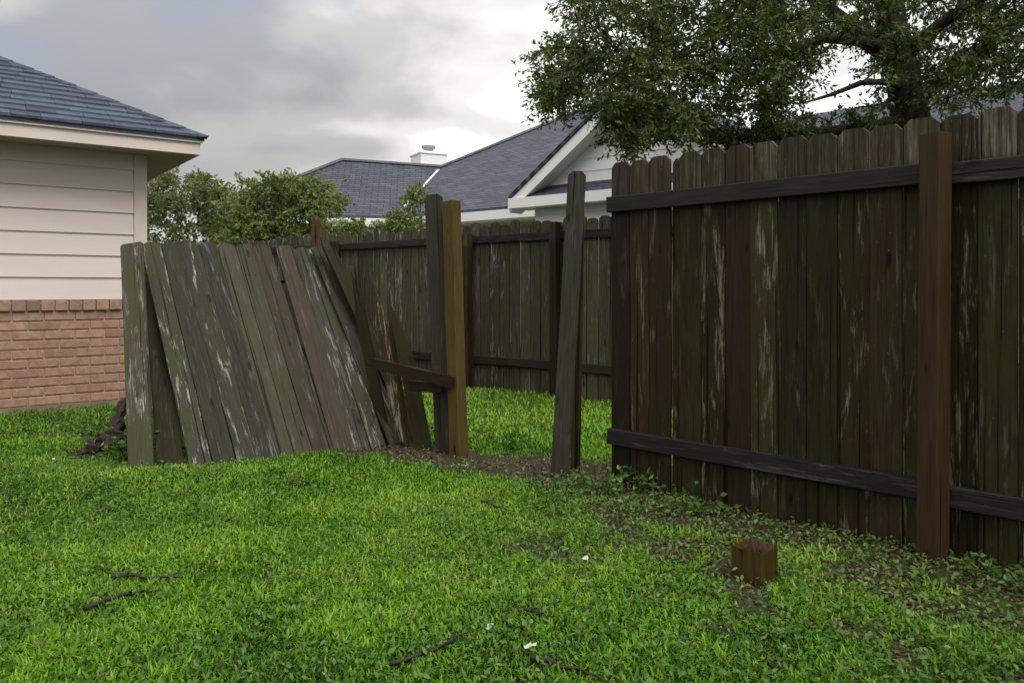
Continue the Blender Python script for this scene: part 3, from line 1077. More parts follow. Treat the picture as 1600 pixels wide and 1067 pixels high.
# ------------------------------------------------------------------ neighbour's house beyond the back fence
def neighbour_house():
    E0 = Vector((-0.98, 14.8, 2.6))
    d = Vector((-0.77, 0.64, 0)).normalized()
    b = Vector((0.64, 0.77, 0)).normalized()
    base = Vector((E0.x, E0.y, 0))
    root = empty('neighbour_house', base)
    tag(root, 'white house with slate-grey shingle roofs, gable and chimney behind the back fence', 'house')

    def P(u, v, z):
        return E0 + d * u + b * v + Vector((0, 0, z - 2.6)) - base

    m = 0.6
    dn = Vector((0, 0, -0.07))

    def roof(name, pts, ud, vd):
        return prism(name, pts, dn, M_FARROOF, root, uv=(pts[0], ud, vd))
    sl = 1 / math.sqrt(1 + m * m)
    vmain = (b + Vector((0, 0, m))) * sl
    Q = P(2.857, 2.327, 2.6 + m * 2.327)
    ap = P(0.18, 5.0, 5.6)
    # wing that comes forward on the left
    p = Vector((0.12, -0.993, 0)).normalized()
    rd = Vector((0.993, 0.12, 0)).normalized()
    t = b + p
    dl = Vector((t.y, -t.x, 0))
    if dl.dot(b) > 0:
        dl = -dl
    dl = dl * (2.327 / -dl.dot(b))
    Vv = Q + dl
    Vv.z = 2.6
    A = Q - rd * 2.35 + Vector((0, 0, 0.12))
    run = 2.45
    CL = A + (p - rd) * run
    CL.z = 2.6
    CB = A + (-p - rd) * run
    CB.z = 2.6
    roof('main_roof', [Vv, P(-7.2, 0, 2.6), P(-1.2, 5.0, 5.6), ap, Q], -d, vmain)
    roof('main_roof', [ap, P(-1.2, 5.0, 5.6), P(-6.2, 10, 2.6), P(5.18, 10, 2.6)], d, (-b + Vector((0, 0, m))) * sl)
    roof('main_roof', [Q, ap, P(5.18, 10, 2.6), P(5.18, 0.1, 2.6)], b, (-d + Vector((0, 0, m))) * sl)
    vw = (-p + Vector((0, 0, m))) * sl
    roof('wing_roof', [CL, Vv, Q, A], rd, vw)
    roof('wing_roof', [A, CB, CL], p, (rd + Vector((0, 0, m))) * sl)
    roof('wing_roof', [A, Q, Q - p * 2.3 + Vector((0, 0, -1.4)), CB], -rd, (p + Vector((0, 0, m))) * sl)
    # valley metal
    side = (Q - Vv).cross(UP).normalized() * 0.028
    up = Vector((0, 0, 0.035))
    a0, a1 = Vv.lerp(Q, 0.06), Vv.lerp(Q, 0.92)
    prism('valley_strip', [a0 - side + up, a0 + side + up, a1 + side + up, a1 - side + up], (0, 0, -0.02), M_METAL, root)
    # ridge caps
    for q0, q1 in ((A, Q), (Q, ap), (A, CL)):
        V, F = tube_data([q0 + Vector((0, 0, 0.015)), q1 + Vector((0, 0, 0.015))], [0.05, 0.05], 5)
        obj('ridge_cap', mesh_py('ridge_cap', V, F), M_RIDGE, root)

    def fascia(q0, q1, out, h=0.17, t=0.03, mat=M_WHITE, name='fascia', drop=0.05):
        out = Vector(out)
        o_ = out * t
        z1, z0_ = Vector((0, 0, -drop)), Vector((0, 0, -drop - h))
        prism(name, [q0 + z0_ + o_, q1 + z0_ + o_, q1 + z1 + o_, q0 + z1 + o_], -o_ * 1.0, mat, root)
    fascia(Vv, P(-7.2, 0, 2.6), -b)
    fascia(CL, Vv, p)
    # walls
    def wall(name, q0, q1, z0, z1, thick, mat):
        q0, q1 = Vector(q0), Vector(q1)
        pts = [Vector((q0.x, q0.y, z0)), Vector((q1.x, q1.y, z0)), Vector((q1.x, q1.y, z1)), Vector((q0.x, q0.y, z1))]
        return prism(name, pts, thick, mat, root)
    wall('wall', P(0.6, 0.42, 0), P(-7, 0.42, 0), -0.1, 2.5, b * 0.2, M_CREAM)
    wall('wall', CL - (p - rd) * 0.42, Vv - p * 0.42, -0.1, 2.5, -p * 0.2, M_CREAM)
    box('soffit', (0, 1, 0, 1, 0, 0.02), M_WHITE, root, matrix=Matrix.LocRotScale(P(1.2, 0.0, 2.36), Matrix((-d, b, UP)).transposed().to_quaternion(), Vector((8.0, 0.42, 1))))
    # gable that projects in front, its face parallel to the back fence
    G0 = Vector((-0.046, 12.47, 2.6)) - base
    g = -d
    W, mg = 2.2, 0.70
    apx = G0 + g * W + Vector((0, 0, mg * W))
    G1 = G0 + g * (2 * W)
    back = b * 4.2
    lft = Vector((0, 0, 0.0))
    sg = 1 / math.sqrt(1 + mg * mg)
    roof('gable_roof', [G0 - b * 0.02, apx - b * 0.02, apx + back, G0 + back], b, (g + Vector((0, 0, mg))) * sg)
    roof('gable_roof', [apx - b * 0.02, G1 - b * 0.02, G1 + back, apx + back], b, (-g + Vector((0, 0, mg))) * sg)
    # rake boards
    for q0, q1 in ((G0, apx), (apx, G1)):
        z1, z0_ = Vector((0, 0, -0.075)), Vector((0, 0, -0.27))
        prism('rake_board', [q0 + z0_, q1 + z0_, q1 + z1, q0 + z1], b * 0.035, M_WHITE, root)
        z2 = Vector((0, 0, -0.272))
        z3 = Vector((0, 0, -0.30))
        prism('rake_soffit', [q0 + z0_ + b * 0.037, q1 + z0_ + b * 0.037, q1 + z0_ + b * 0.32, q0 + z0_ + b * 0.32], (0, 0, 0.02), M_WHITE, root)
    # gable siding boards
    z = 2.72
    wallb = b * 0.30
    while z < 2.6 + mg * W - 0.35:
        h = 0.19
        def xs(zz):
            k = (zz - 2.6 + 0.22) / mg
            return k, 2 * W - k
        x0, x1 = xs(z)
        y0, y1 = xs(z + h)
        zz0, zz1 = Vector((0, 0, z - 2.6)), Vector((0, 0, z + h + 0.008 - 2.6))
        low = -b * 0.014
        V = [G0 + g * x0 + zz0 + wallb + low, G0 + g * x1 + zz0 + wallb + low, G0 + g * y1 + zz1 + wallb, G0 + g * y0 + zz1 + wallb]
        V += [q + b * 0.03 for q in V]
        F = [(0, 1, 2, 3), (7, 6, 5, 4), (0, 4, 5, 1), (1, 5, 6, 2), (2, 6, 7, 3), (3, 7, 4, 0)]
        obj('siding_board', mesh_py('siding_board', V, F), M_WHITE, root)
        z += h
    prism('wall', [G0 + wallb + b * 0.04 + g * 0.35 + Vector((0, 0, 0.0)), G1 + wallb + b * 0.04 - g * 0.35, apx + wallb + b * 0.04 + Vector((0, 0, -0.32))], b * 0.1, M_WHITE, root)
    # pent strip and eave return under the gable
    z_t = Vector((0, 0, 0.16))
    prism('pent_roof', [G0 + g * 0.05 + Vector((0, 0, -0.04)), G1 - g * 0.05 + Vector((0, 0, -0.04)), G1 - g * 0.25 + z_t + b * 0.31, G0 + g * 0.25 + z_t + b * 0.31], (0, 0, -0.03), M_FARROOF, root,
          uv=(G0, g, (b + Vector((0, 0, 0.4))).normalized()))
    fascia(G0, G1, -b, 0.16, 0.03, drop=0.045)
    # lower siding boards below the return
    z = 0.0
    while z < 2.4:
        q0, q1 = G0 + wallb + g * 0.3, G1 + wallb - g * 0.3
        V = [Vector((q0.x, q0.y, z)) - b * 0.014, Vector((q1.x, q1.y, z)) - b * 0.014, Vector((q1.x, q1.y, z + 0.198)), Vector((q0.x, q0.y, z + 0.198))]
        V += [q + b * 0.04 for q in V]
        F = [(0, 1, 2, 3), (7, 6, 5, 4), (0, 4, 5, 1), (1, 5, 6, 2), (2, 6, 7, 3), (3, 7, 4, 0)]
        obj('siding_board', mesh_py('siding_board', V, F), M_WHITE, root)
        z += 0.19
    wall('wall', G0 + wallb + g * 0.3, G0 + wallb + g * 0.3 + b * 1.3, -0.1, 2.45, g * 0.15, M_CREAM)
    wall('wall', G1 + wallb - g * 0.3, G1 + wallb - g * 0.3 + b * 1.3, -0.1, 2.45, -g * 0.15, M_CREAM)
    prism('soffit', [G0 + Vector((0, 0, -0.2)), G1 + Vector((0, 0, -0.2)), G1 + b * 0.5 + Vector((0, 0, -0.2)), G0 + b * 0.5 + Vector((0, 0, -0.2))], (0, 0, 0.02), M_WHITE, root)
    # chimney
    c = Vector((-2.17, 20.0, 0)) - base
    ch = box('chimney', (-0.36, 0.36, -0.36, 0.36, 3.0, 4.52), M_CHIM, root, loc=c, rot=(0, 0, math.radians(28)))
    box('chimney_cap', (-0.38, 0.38, -0.38, 0.38, 4.522, 4.60), M_CHIM, ch, bev=0.02)
    V, F = [], []
    prof = [(0.11, 4.602), (0.11, 4.68), (0.18, 4.74), (0.18, 4.80), (0.13, 4.803), (0.13, 4.74)]
    for r_, z_ in prof:
        for k in range(12):
            a = 2 * math.pi * k / 12
            V.append((r_ * math.cos(a), r_ * math.sin(a), z_))
    for i in range(len(prof) - 1):
        for k in range(12):
            F.append((i * 12 + k, i * 12 + (k + 1) % 12, i * 12 + 12 + (k + 1) % 12, i * 12 + 12 + k))
    obj('flue_pot', mesh_py('flue_pot', V, F), M_POT, ch)
    # lower roof that runs on behind the oak
    r0, r1 = Vector((6.2, 17.7, 5.0)) - base, Vector((12.5, 11.65, 5.0)) - base
    rd2 = (r1 - r0).normalized()
    nn = Vector((rd2.y, -rd2.x, 0))
    if nn.y > 0:
        nn = -nn
    rn = 4.0
    e0, e1 = r0 + nn * rn - rd2 * rn + Vector((0, 0, -2.4)), r1 + nn * rn + Vector((0, 0, -2.4))
    roof('side_roof', [e0, e1, r1, r0], rd2, (-nn + Vector((0, 0, m))) * sl)
    f0, f1 = r0 - nn * rn - rd2 * rn + Vector((0, 0, -2.4)), r1 - nn * rn + Vector((0, 0, -2.4))
    roof('side_roof', [r0, r1, f1, f0], rd2, (nn + Vector((0, 0, m))) * sl)
    roof('side_roof', [e0, r0, f0], nn, (rd2 + Vector((0, 0, m))) * sl)
    fascia(e0, e1, nn)
    wall('wall', e0 - nn * 0.4 + rd2 * 0.4, e1 - nn * 0.4, -0.1, 2.5, -nn * 0.2, M_CREAM)


neighbour_house()

# ------------------------------------------------------------------ foliage
def rand_dirs(n, rng):
    v = rng.normal(size=(n, 3))
    return v / np.linalg.norm(v, axis=1, keepdims=True)


def leaf_geometry(pos, dirs, length, width, rng, fold=0.25):
    """kite-shaped folded leaves: 4 vertices, 2 triangles each"""
    n = len(pos)
    up = rand_dirs(n, rng)
    side = np.cross(dirs, up)
    side /= np.linalg.norm(side, axis=1, keepdims=True) + 1e-9
    nrm = np.cross(side, dirs)
    L = np.asarray(length).reshape(-1, 1)
    Wd = np.asarray(width).reshape(-1, 1)
    b = pos
    tip = pos + dirs * L
    mid = pos + dirs * L * 0.45
    l = mid - side * Wd / 2 + nrm * Wd * fold
    r = mid + side * Wd / 2 + nrm * Wd * fold
    V = np.stack([b, r, tip, l], 1).reshape(-1, 3)
    i = np.arange(n) * 4
    F = np.concatenate([np.stack([i, i + 1, i + 2], 1), np.stack([i, i + 2, i + 3], 1)])
    return V, F


def inside(poly, x, y):
    c = np.zeros(len(x), bool)
    n = len(poly)
    for i in range(n):
        x1, y1 = poly[i]
        x2, y2 = poly[(i + 1) % n]
        cond = (y1 > y) != (y2 > y)
        with np.errstate(divide='ignore', invalid='ignore'):
            xi = (x2 - x1) * (y - y1) / (y2 - y1 + 1e-12) + x1
        c ^= cond & (x < xi)
    return c


def grow(skel, clumps, rng, r_tip=0.006, r_max=0.05, step=0.35):
    """join every clump centre to the nearest branch node; returns tube parts"""
    nodes = [Vector(p) for p in skel]
    arr = np.array([list(p) for p in nodes])
    order = np.argsort([np.min(np.linalg.norm(arr - np.array(c), axis=1)) for c in clumps])
    tubes = []
    for k in order:
        c = np.array(clumps[k])
        dd = np.linalg.norm(arr - c, axis=1)
        j = int(np.argmin(dd))
        p = arr[j]
        L = dd[j]
        if L < 0.05:
            continue
        nseg = max(2, int(L / step) + 1)
        jitter = rng.normal(size=3) * 0.08 * L
        pts = []
        for i in range(nseg + 1):
            u = i / nseg
            pts.append(p * (1 - u) + c * u + jitter * math.sin(math.pi * u) + np.array([0, 0, 0.06 * L * math.sin(math.pi * u)]))
        r0 = min(r_max, r_tip + 0.010 * L)
        tubes.append(tube_data([Vector(q) for q in pts], [r0 * (1 - i / nseg) + r_tip * i / nseg for i in range(nseg + 1)], 5, False))
        arr = np.vstack([arr, np.array(pts[1:])])
    return tubes


def crown(clumps, rng, radius, twigs, per_twig, leaf_len, leaf_w, droop=0.25, tone_mu=0.45, tone_sd=0.2, clump_sd=0.12):
    """leaf sprays: every clump holds short twigs set with leaves"""
    n = len(clumps)
    c = np.repeat(np.array(clumps), twigs, axis=0)
    ct = np.repeat(rng.normal(0, clump_sd, n), twigs)
    td = rand_dirs(len(c), rng)
    td[:, 2] = td[:, 2] * 0.7 - droop * 0.3
    tl = radius * rng.uniform(0.55, 1.25, len(c))
    m = per_twig
    u = rng.uniform(0.15, 1.05, (len(c), m))
    pos = c[:, None, :] + td[:, None, :] * (tl[:, None] * u)[..., None]
    pos += rng.normal(0, 0.012, pos.shape)
    pos[..., 2] -= 0.12 * tl[:, None] * u * u
    dirs = td[:, None, :] * 0.7 + rand_dirs(len(c) * m, rng).reshape(len(c), m, 3) * 0.9
    dirs[..., 2] -= droop
    dirs /= np.linalg.norm(dirs, axis=2, keepdims=True)
    tone = np.clip(tone_mu + ct[:, None] + rng.normal(0, tone_sd, u.shape), 0, 1).ravel()
    N = pos.shape[0] * m
    V, F = leaf_geometry(pos.reshape(-1, 3), dirs.reshape(-1, 3), leaf_len * rng.uniform(0.5, 1.45, N), leaf_w * rng.uniform(0.7, 1.2, N), rng)
    tw = [tube_data([Vector(a), Vector(a) + Vector(d_) * l_ * 0.95 - Vector((0, 0, 0.10 * l_))], [0.004, 0.0015], 3, False) for a, d_, l_ in zip(c, td, tl)]
    return V, F, np.repeat(tone, 4), tw


def oak():
    rng = np.random.default_rng(5)
    Y = 8.3
    base = Vector((4.42, 8.35, 0))
    root = empty('oak_tree', base)
    tag(root, 'dark-leaved spreading oak tree overhanging the fences at upper right', 'tree')

    def q(px, py, dy=0.0):
        return at(px, py, Y + dy) - base
    trunk = [Vector((0.05, 0.05, -0.2)), Vector((0.02, 0, 0.5)), Vector((0.0, 0, 1.4)), q(1432, 260), q(1424, 190), q(1410, 120), q(1396, 60), q(1388, 0), q(1378, -70), q(1372, -160), q(1350, -260, 0.2)]
    tr = [0.30, 0.24, 0.21, 0.20, 0.19, 0.175, 0.16, 0.145, 0.12, 0.09, 0.05]
    limbs = [
        ([q(1402, 95), q(1372, 72, -.05), q(1330, 62, -.2), q(1290, 60, -.35), q(1245, 74, -.5), q(1180, 90, -.7), q(1080, 110, -.8), q(960, 125, -.9)], [0.09, 0.075, 0.06, 0.055, 0.045, 0.035, 0.028, 0.015]),
        ([q(1404, 105), q(1375, 80, .1), q(1340, 50, .2), q(1296, 15, .3), q(1230, -30, .3), q(1120, -60, .2), q(1000, -70, 0)], [0.10, 0.095, 0.085, 0.07, 0.055, 0.04, 0.02]),
        ([q(1406, 110), q(1425, 78, -.1), q(1470, 38, -.3), q(1524, 2, -.5), q(1600, -40, -.8), q(1720, -90, -1.1)], [0.09, 0.08, 0.07, 0.06, 0.05, 0.03]),
        ([q(1420, 160), q(1455, 138, .1), q(1500, 108, .2), q(1545, 68, .3), q(1600, 28, .4), q(1700, -20, .5), q(1800, -40, .5)], [0.10, 0.09, 0.08, 0.075, 0.07, 0.05, 0.03]),
        ([q(1424, 200), q(1395, 192, -.1), q(1340, 200, -.2), q(1270, 208, -.3), q(1180, 218, -.4), q(1090, 205, -.5), q(1000, 195, -.6)], [0.07, 0.06, 0.055, 0.05, 0.04, 0.028, 0.015]),
        ([q(1416, 140), q(1380, 128, -.3), q(1345, 130, -.5), q(1300, 148, -.6), q(1260, 160, -.7)], [0.04, 0.035, 0.03, 0.02, 0.01]),
        ([q(1384, -40), q(1420, -110, -.6), q(1480, -190, -1.4), q(1560, -260, -2.2)], [0.10, 0.08, 0.06, 0.03]),
        ([q(1384, -40), q(1300, -140, -.5), q(1180, -220, -1.0), q(1050, -240, -1.4)], [0.09, 0.07, 0.05, 0.02]),
        ([q(1380, -80), q(1420, -160, .8), q(1500, -220, 1.8)], [0.09, 0.06, 0.03]),
    ]
    V, F = tube_data(trunk, tr, 14)
    # bark ridges
    for i, v in enumerate(V):
        k = i % 14
        rr = 1 + 0.07 * math.sin(k * 2.4 + v.z * 6) + random.uniform(-0.03, 0.03)
        c = trunk[i // 14]
        V[i] = c + (v - c) * rr
    obj('trunk', mesh_py('trunk', V, F), M_BARK, root, smooth=True)
    skel = []
    for pts, _ in limbs:
        for a, b_ in zip(pts[:-1], pts[1:]):
            for u in (0, .33, .66):
                skel.append(a.lerp(b_, u))
        skel.append(pts[-1])
    skel += trunk[5:]

    def sample(poly, n, y0, y1, holes=()):
        out = []
        xs = [p[0] for p in poly]
        ys = [p[1] for p in poly]
        while len(out) < n:
            x = rng.uniform(min(xs), max(xs), 200)
            y = rng.uniform(min(ys), max(ys), 200)
            ok = inside(poly, x, y)
            for hx, hy, hr in holes:
                ok &= np.hypot(x - hx, (y - hy)) > hr
            for a, b_, s in zip(x[ok], y[ok], rng.uniform(y0, y1, ok.sum())):
                out.append(np.array(at(a, b_, Y + s) - base))
        return out[:n]
    left = [(880, -40), (905, 45), (850, 95), (838, 125), (850, 165), (890, 182), (935, 172), (950, 205), (975, 228), (1040, 205), (1110, 218), (1170, 190), (1215, 170), (1235, 60), (1235, -40)]
    right = [(1190, -40), (1640, -40), (1640, 130), (1480, 165), (1440, 150), (1360, 185), (1190, 205)]
    cl = sample(left, 310, -1.6, 0.9)
    cl += sample([(835, 85), (905, 45), (930, 130), (890, 180), (850, 160)], 26, -0.9, 0.3)
    cl += sample([(935, 165), (1060, 160), (1050, 215), (985, 232)], 26, -1.2, 0.2)
    cr = sample(right, 270, -1.2, 1.4, [(1312, 108, 46), (1335, 160, 34)])
    up = sample([(890, -40), (1800, -40), (1850, -260), (1600, -420), (1200, -430), (960, -260)], 330, -3.2, 3.0)
    cr += sample([(1110, 195), (1395, 180), (1395, 212), (1250, 222), (1110, 232)], 34, -0.5, 0.1)
    side = sample([(1640, -40), (1900, -40), (1850, 140), (1640, 120)], 90, -2.0, 1.5)
    clumps = cl + cr + up + side
    tubes = [tube_data(p, r, 8) for p, r in limbs]
    tubes += grow(skel, clumps, rng)
    LV, LF, tone, tw = crown(clumps, rng, 0.30, 7, 13, 0.060, 0.026, 0.25, 0.40, 0.2, 0.16)
    v, f = merge(tubes)
    obj('branches', mesh_py('branches', v, f), M_BARK, root, smooth=True)
    v, f = merge(tw)
    tg = obj('twigs', mesh_py('twigs', v, f), M_TWIG, root)
    tg['kind'] = 'stuff'
    o = obj('crown', mesh_np('crown', LV, LF, {'tone': tone}), M_OAKLEAF, root)
    o['kind'] = 'stuff'


def bush(name, label, cat, base, poly, n, y0, y1, mat, seed, radius=0.26, leaf=(0.055, 0.026), stems=7, twigs=6, per=12, tone=0.5):
    rng = np.random.default_rng(seed)
    base = Vector(base)
    root = empty(name, base)
    tag(root, label, cat)
    xs = [p[0] for p in poly]
    ys = [p[1] for p in poly]
    cl = []
    while len(cl) < n:
        x, y = rng.uniform(min(xs), max(xs), 200), rng.uniform(min(ys), max(ys), 200)
        ok = inside(poly, x, y)
        for a, b_, s in zip(x[ok], y[ok], rng.uniform(y0, y1, ok.sum())):
            cl.append(np.array(at(a, b_, s) - base))
    cl = cl[:n]
    arr = np.array(cl)
    tubes, skel = [], []
    for k in range(stems):
        t = arr[rng.integers(len(arr))]
        t = np.array([t[0] * 0.6, t[1] * 0.6, max(0.8, t[2] * 0.6)])
        pts = [Vector((rng.normal(0, .06), rng.normal(0, .06), -0.1)), Vector(t * [0.35, 0.35, 0.5]), Vector(t)]
        tubes.append(tube_data(pts, [0.05, 0.035, 0.02], 6, False))
        for u in np.linspace(0.4, 1, 6):
            skel.append(pts[1].lerp(pts[2], u))
    tubes += grow(skel, cl, rng, 0.004, 0.03)
    V, F, tn, tw = crown(cl, rng, radius, twigs, per, leaf[0], leaf[1], 0.05, tone, 0.22, 0.14)
    v, f = merge(tubes + tw)
    obj('branches', mesh_py('branches', v, f), M_BARK, root)
    o = obj('crown', mesh_np('crown', V, F, {'tone': tn}), mat, root)
    o['kind'] = 'stuff'


oak()
bush('broadleaf_tree', 'duller olive-green tree right beside the eave of the beige house', 'tree', (-5.6, 13.9, 0),
     [(205, 300), (235, 278), (262, 268), (290, 262), (318, 268), (335, 282), (352, 306), (380, 330), (385, 430), (205, 430)], 190, 13.0, 14.6, M_OLIVELEAF, 21, 0.34, (0.085, 0.04), 8)
bush('leafy_shrub', 'bright green bushy shrub behind the fallen panel, left of the slate roof', 'shrub', (-3.9, 12.6, 0),
     [(345, 330), (362, 300), (385, 285), (420, 280), (470, 274), (505, 286), (532, 296), (535, 322), (515, 345), (505, 400), (340, 420)], 210, 11.9, 13.2, M_BUSHLEAF, 22, 0.30, (0.080, 0.038), 8)
bush('young_shrub', 'thin light green shrub sprouting above the back fence before the slate roof', 'shrub', (-1.5, 10.6, 0),
     [(600, 345), (625, 325), (645, 300), (655, 290), (668, 300), (665, 330), (672, 365), (590, 365)], 42, 10.2, 10.8, M_BUSHLEAF, 23, 0.17, (0.060, 0.026), 5, 5, 9)
bush('hedge_shrub', 'low leafy growth showing along the top of the back fence', 'shrub', (-2.5, 11.4, 0),
     [(515, 348), (560, 345), (610, 348), (655, 345), (660, 372), (515, 385)], 60, 10.8, 11.6, M_BUSHLEAF, 24, 0.18, (0.060, 0.026), 6, 5, 9)

# ------------------------------------------------------------------ lawn
def blocked(x, y):
    """True inside the houses"""
    c, s = -0.8, -0.6
    dx, dy = x + 3.57, y - 7.5
    lx, ly = dx * -0.8 + dy * -0.6, dx * 0.6 + dy * -0.8
    return (lx > -0.03) & (ly < 0.025) & (ly > -3.5)


def scatter(n, y0, y1, rng, spread=0.74, power=1.0):
    """points on the ground in the wedge in front of the camera, a little wider than the view"""
    u = rng.uniform(0, 1, n)
    y = (y0 ** (2 - power) + u * (y1 ** (2 - power) - y0 ** (2 - power))) ** (1 / (2 - power)) if power != 2 else y0 * (y1 / y0) ** u
    x = rng.uniform(-1, 1, n) * (spread * y + 0.35)
    return x, y


def grass():
    rng = np.random.default_rng(31)
    xs, ys = [], []
    for n, a, b_ in ((430000, 1.75, 5.6), (80000, 5.4, 9.0)):
        x, y = scatter(n, a, b_, rng, power=1.15)
        xs.append(x)
        ys.append(y)
    x, y = np.concatenate(xs), np.concatenate(ys)
    d = (x - FR0.x) * FRN.x + (y - FR0.y) * FRN.y
    s = (x - FR0.x) * FRT.x + (y - FR0.y) * FRT.y
    bd = (x - BK0.x) * BKT.y * 1.0 - (y - BK0.y) * BKT.x
    mud = mud_mask(x, y)
    dens = 0.98 - 1.25 * mud + 0.35 * (fbm(x * 3, y * 3, 71) - 0.5)
    right = np.clip(1.1 - d / 2.0, 0, 1) * (s > 0.0) * (d > -0.2)
    dens -= 0.62 * right
    leftw = np.clip(1 - np.hypot((x + 2.6) / 1.1, (y - 3.9) / 0.8), 0, 1)
    dens -= 0.75 * leftw
    ok = (rng.uniform(0, 1, len(x)) < dens) & ~blocked(x, y) & (bd > 0.0) & ~((np.hypot(x - 0.925, y - 2.93) < 0.08))
    ok &= ~((s > 0.05) & (d < 0.0) & (d > -0.6))
    x, y = x[ok], y[ok]
    n = len(x)
    z = ground_z(x, y)
    clump = fbm(x * 5, y * 5, 55)
    big = fbm(x * 0.9, y * 0.9, 57)
    L = (0.022 + 0.023 * rng.uniform(0, 1, n)) * (0.6 + 0.9 * clump)
    far = y > 5.3
    L = np.where(far, L * 1.25, L)
    Wd = rng.uniform(0.005, 0.0095, n) * np.where(far, 1.6, 1.0)
    az = rng.uniform(0, 2 * np.pi, n)
    lean = rng.uniform(0.3, 1.75, n)
    hx, hy = np.cos(az), np.sin(az)
    sx, sy = -hy, hx
    p0 = np.stack([x, y, z - 0.004], 1)
    h = np.stack([hx, hy, np.zeros(n)], 1)
    sd = np.stack([sx, sy, np.zeros(n)], 1)
    upv = np.array([0, 0, 1.0])
    mid = p0 + h * (L * 0.42 * np.sin(lean * 0.6))[:, None] + upv * (L * 0.55 * np.cos(lean * 0.6))[:, None]
    tip = mid + h * (L * 0.52 * np.sin(lean * 1.25))[:, None] + upv * (L * 0.48 * np.cos(lean * 1.25))[:, None]
    w = Wd[:, None]
    V = np.stack([p0 - sd * w * 0.35, p0 + sd * w * 0.35, mid + sd * w * 0.5, mid - sd * w * 0.5, tip], 1).reshape(-1, 3)
    i = np.arange(n) * 5
    F = np.concatenate([np.stack([i, i + 1, i + 2], 1), np.stack([i, i + 2, i + 3], 1), np.stack([i + 3, i + 2, i + 4], 1)])
    tone = np.clip(0.50 + 0.75 * (big - 0.5) + 0.6 * (clump - 0.5) + rng.normal(0, 0.19, n) - 0.12 * mud_mask(x, y), 0, 1)
    tone = np.where(rng.uniform(0, 1, n) < 0.02, 1.0, tone)
    o = obj('grass', mesh_np('grass', V, F, {'tone': np.repeat(tone, 5)}), M_GRASS)
    stuff(o, 'bright green lawn grass covering the yard', 'grass')


def flat_leaves(name, x, y, rng, length, width, tilt, lift, mat, tone, label, cat):
    n = len(x)
    z = ground_z(x, y) + rng.uniform(0.003, lift, n)
    az = rng.uniform(0, 2 * np.pi, n)
    el = rng.normal(0, tilt, n)
    dirs = np.stack([np.cos(az) * np.cos(el), np.sin(az) * np.cos(el), np.sin(el)], 1)
    side = np.stack([-np.sin(az), np.cos(az), rng.normal(0, tilt, n)], 1)
    side /= np.linalg.norm(side, axis=1, keepdims=True)
    nrm = np.cross(dirs, side)
    L = (length * rng.uniform(0.6, 1.3, n))[:, None]
    Wd = (width * rng.uniform(0.7, 1.25, n))[:, None]
    p = np.stack([x, y, z], 1)
    q1, q2, q3 = p + dirs * L * 0.35, p + dirs * L * 0.72, p + dirs * L
    curl = rng.uniform(-0.25, 0.35, n)[:, None]
    V = np.stack([p, q1 - side * Wd * 0.5 + nrm * Wd * curl, q1 + side * Wd * 0.5 + nrm * Wd * curl, q2 - side * Wd * 0.38 + nrm * Wd * curl, q2 + side * Wd * 0.38 + nrm * Wd * curl, q3 - nrm * Wd * 0.2], 1).reshape(-1, 3)
    i = np.arange(n) * 6
    F = np.concatenate([np.stack([i, i + 2, i + 1], 1), np.stack([i + 1, i + 2, i + 4], 1), np.stack([i + 1, i + 4, i + 3], 1), np.stack([i + 3, i + 4, i + 5], 1)])
    o = obj(name, mesh_np(name, V, F, {'tone': np.repeat(np.clip(tone, 0, 1), 6)}), mat)
    stuff(o, label, cat)


def cover_and_litter():
    rng = np.random.default_rng(41)
    # low broad-leaved growth: right foreground by the fence, left foreground, by the house
    x, y = scatter(130000, 1.75, 7.4, rng, power=1.1)
    d = (x - FR0.x) * FRN.x + (y - FR0.y) * FRN.y
    s = (x - FR0.x) * FRT.x + (y - FR0.y) * FRT.y
    right = np.clip(1.15 - d / 1.9, 0, 1) * (s > -0.35) * (d > 0.02)
    left = np.clip(1.25 - np.hypot((x + 2.5) / 1.3, (y - 4.0) / 1.0), 0, 1)
    wall = ((x < -2.2) & (y > 4.5)) * 0.55
    dens = 0.34 + 0.75 * right + 0.75 * left + wall
    dens *= 0.45 + 1.1 * (fbm(x * 3.2, y * 3.2, 91) - 0.1)
    dens *= 1 - 0.3 * mud_mask(x, y)
    ok = (rng.uniform(0, 1, len(x)) < dens) & ~blocked(x, y) & ~((s > 0) & (d < 0.02)) & ~((x > -2.0) & (y > 4.9)) & ~((np.hypot(x - 0.925, y - 2.93) < 0.09))
    x, y = x[ok], y[ok]
    tone = 0.45 + 0.5 * (fbm(x * 1.5, y * 1.5, 93) - 0.5) + rng.normal(0, 0.2, len(x)) - 0.22 * np.clip(1.2 - np.hypot((x + 2.6) / 1.1, (y - 3.9) / 0.8), 0, 1)
    flat_leaves('ground_cover', x, y, rng, 0.024, 0.012, 0.55, 0.045, M_COVER, tone, 'low broad-leaved weeds among the grass near the fence and house', 'weeds')
    # dead leaves and chips
    x, y = scatter(60000, 1.75, 6.2, rng, power=1.1)
    d = (x - FR0.x) * FRN.x + (y - FR0.y) * FRN.y
    s = (x - FR0.x) * FRT.x + (y - FR0.y) * FRT.y
    m = mud_mask(x, y)
    right = np.clip(1.0 - d / 1.8, 0, 1) * (s > 0) * (d > 0)
    ok = (rng.uniform(0, 1, len(x)) < 0.9 * m ** 1.5 + 0.26 * right + 0.012) & ~((s > 0) & (d < 0.01))
    x, y = x[ok], y[ok]
    tone = np.abs(rng.normal(0.35, 0.28, len(x)))
    flat_leaves('leaf_litter', x, y, rng, 0.028, 0.012, 0.35, 0.030, M_LITTER, tone, 'brown dead leaves and chips along the fence foot and in the gap', 'leaf litter')


grass()
cover_and_litter()


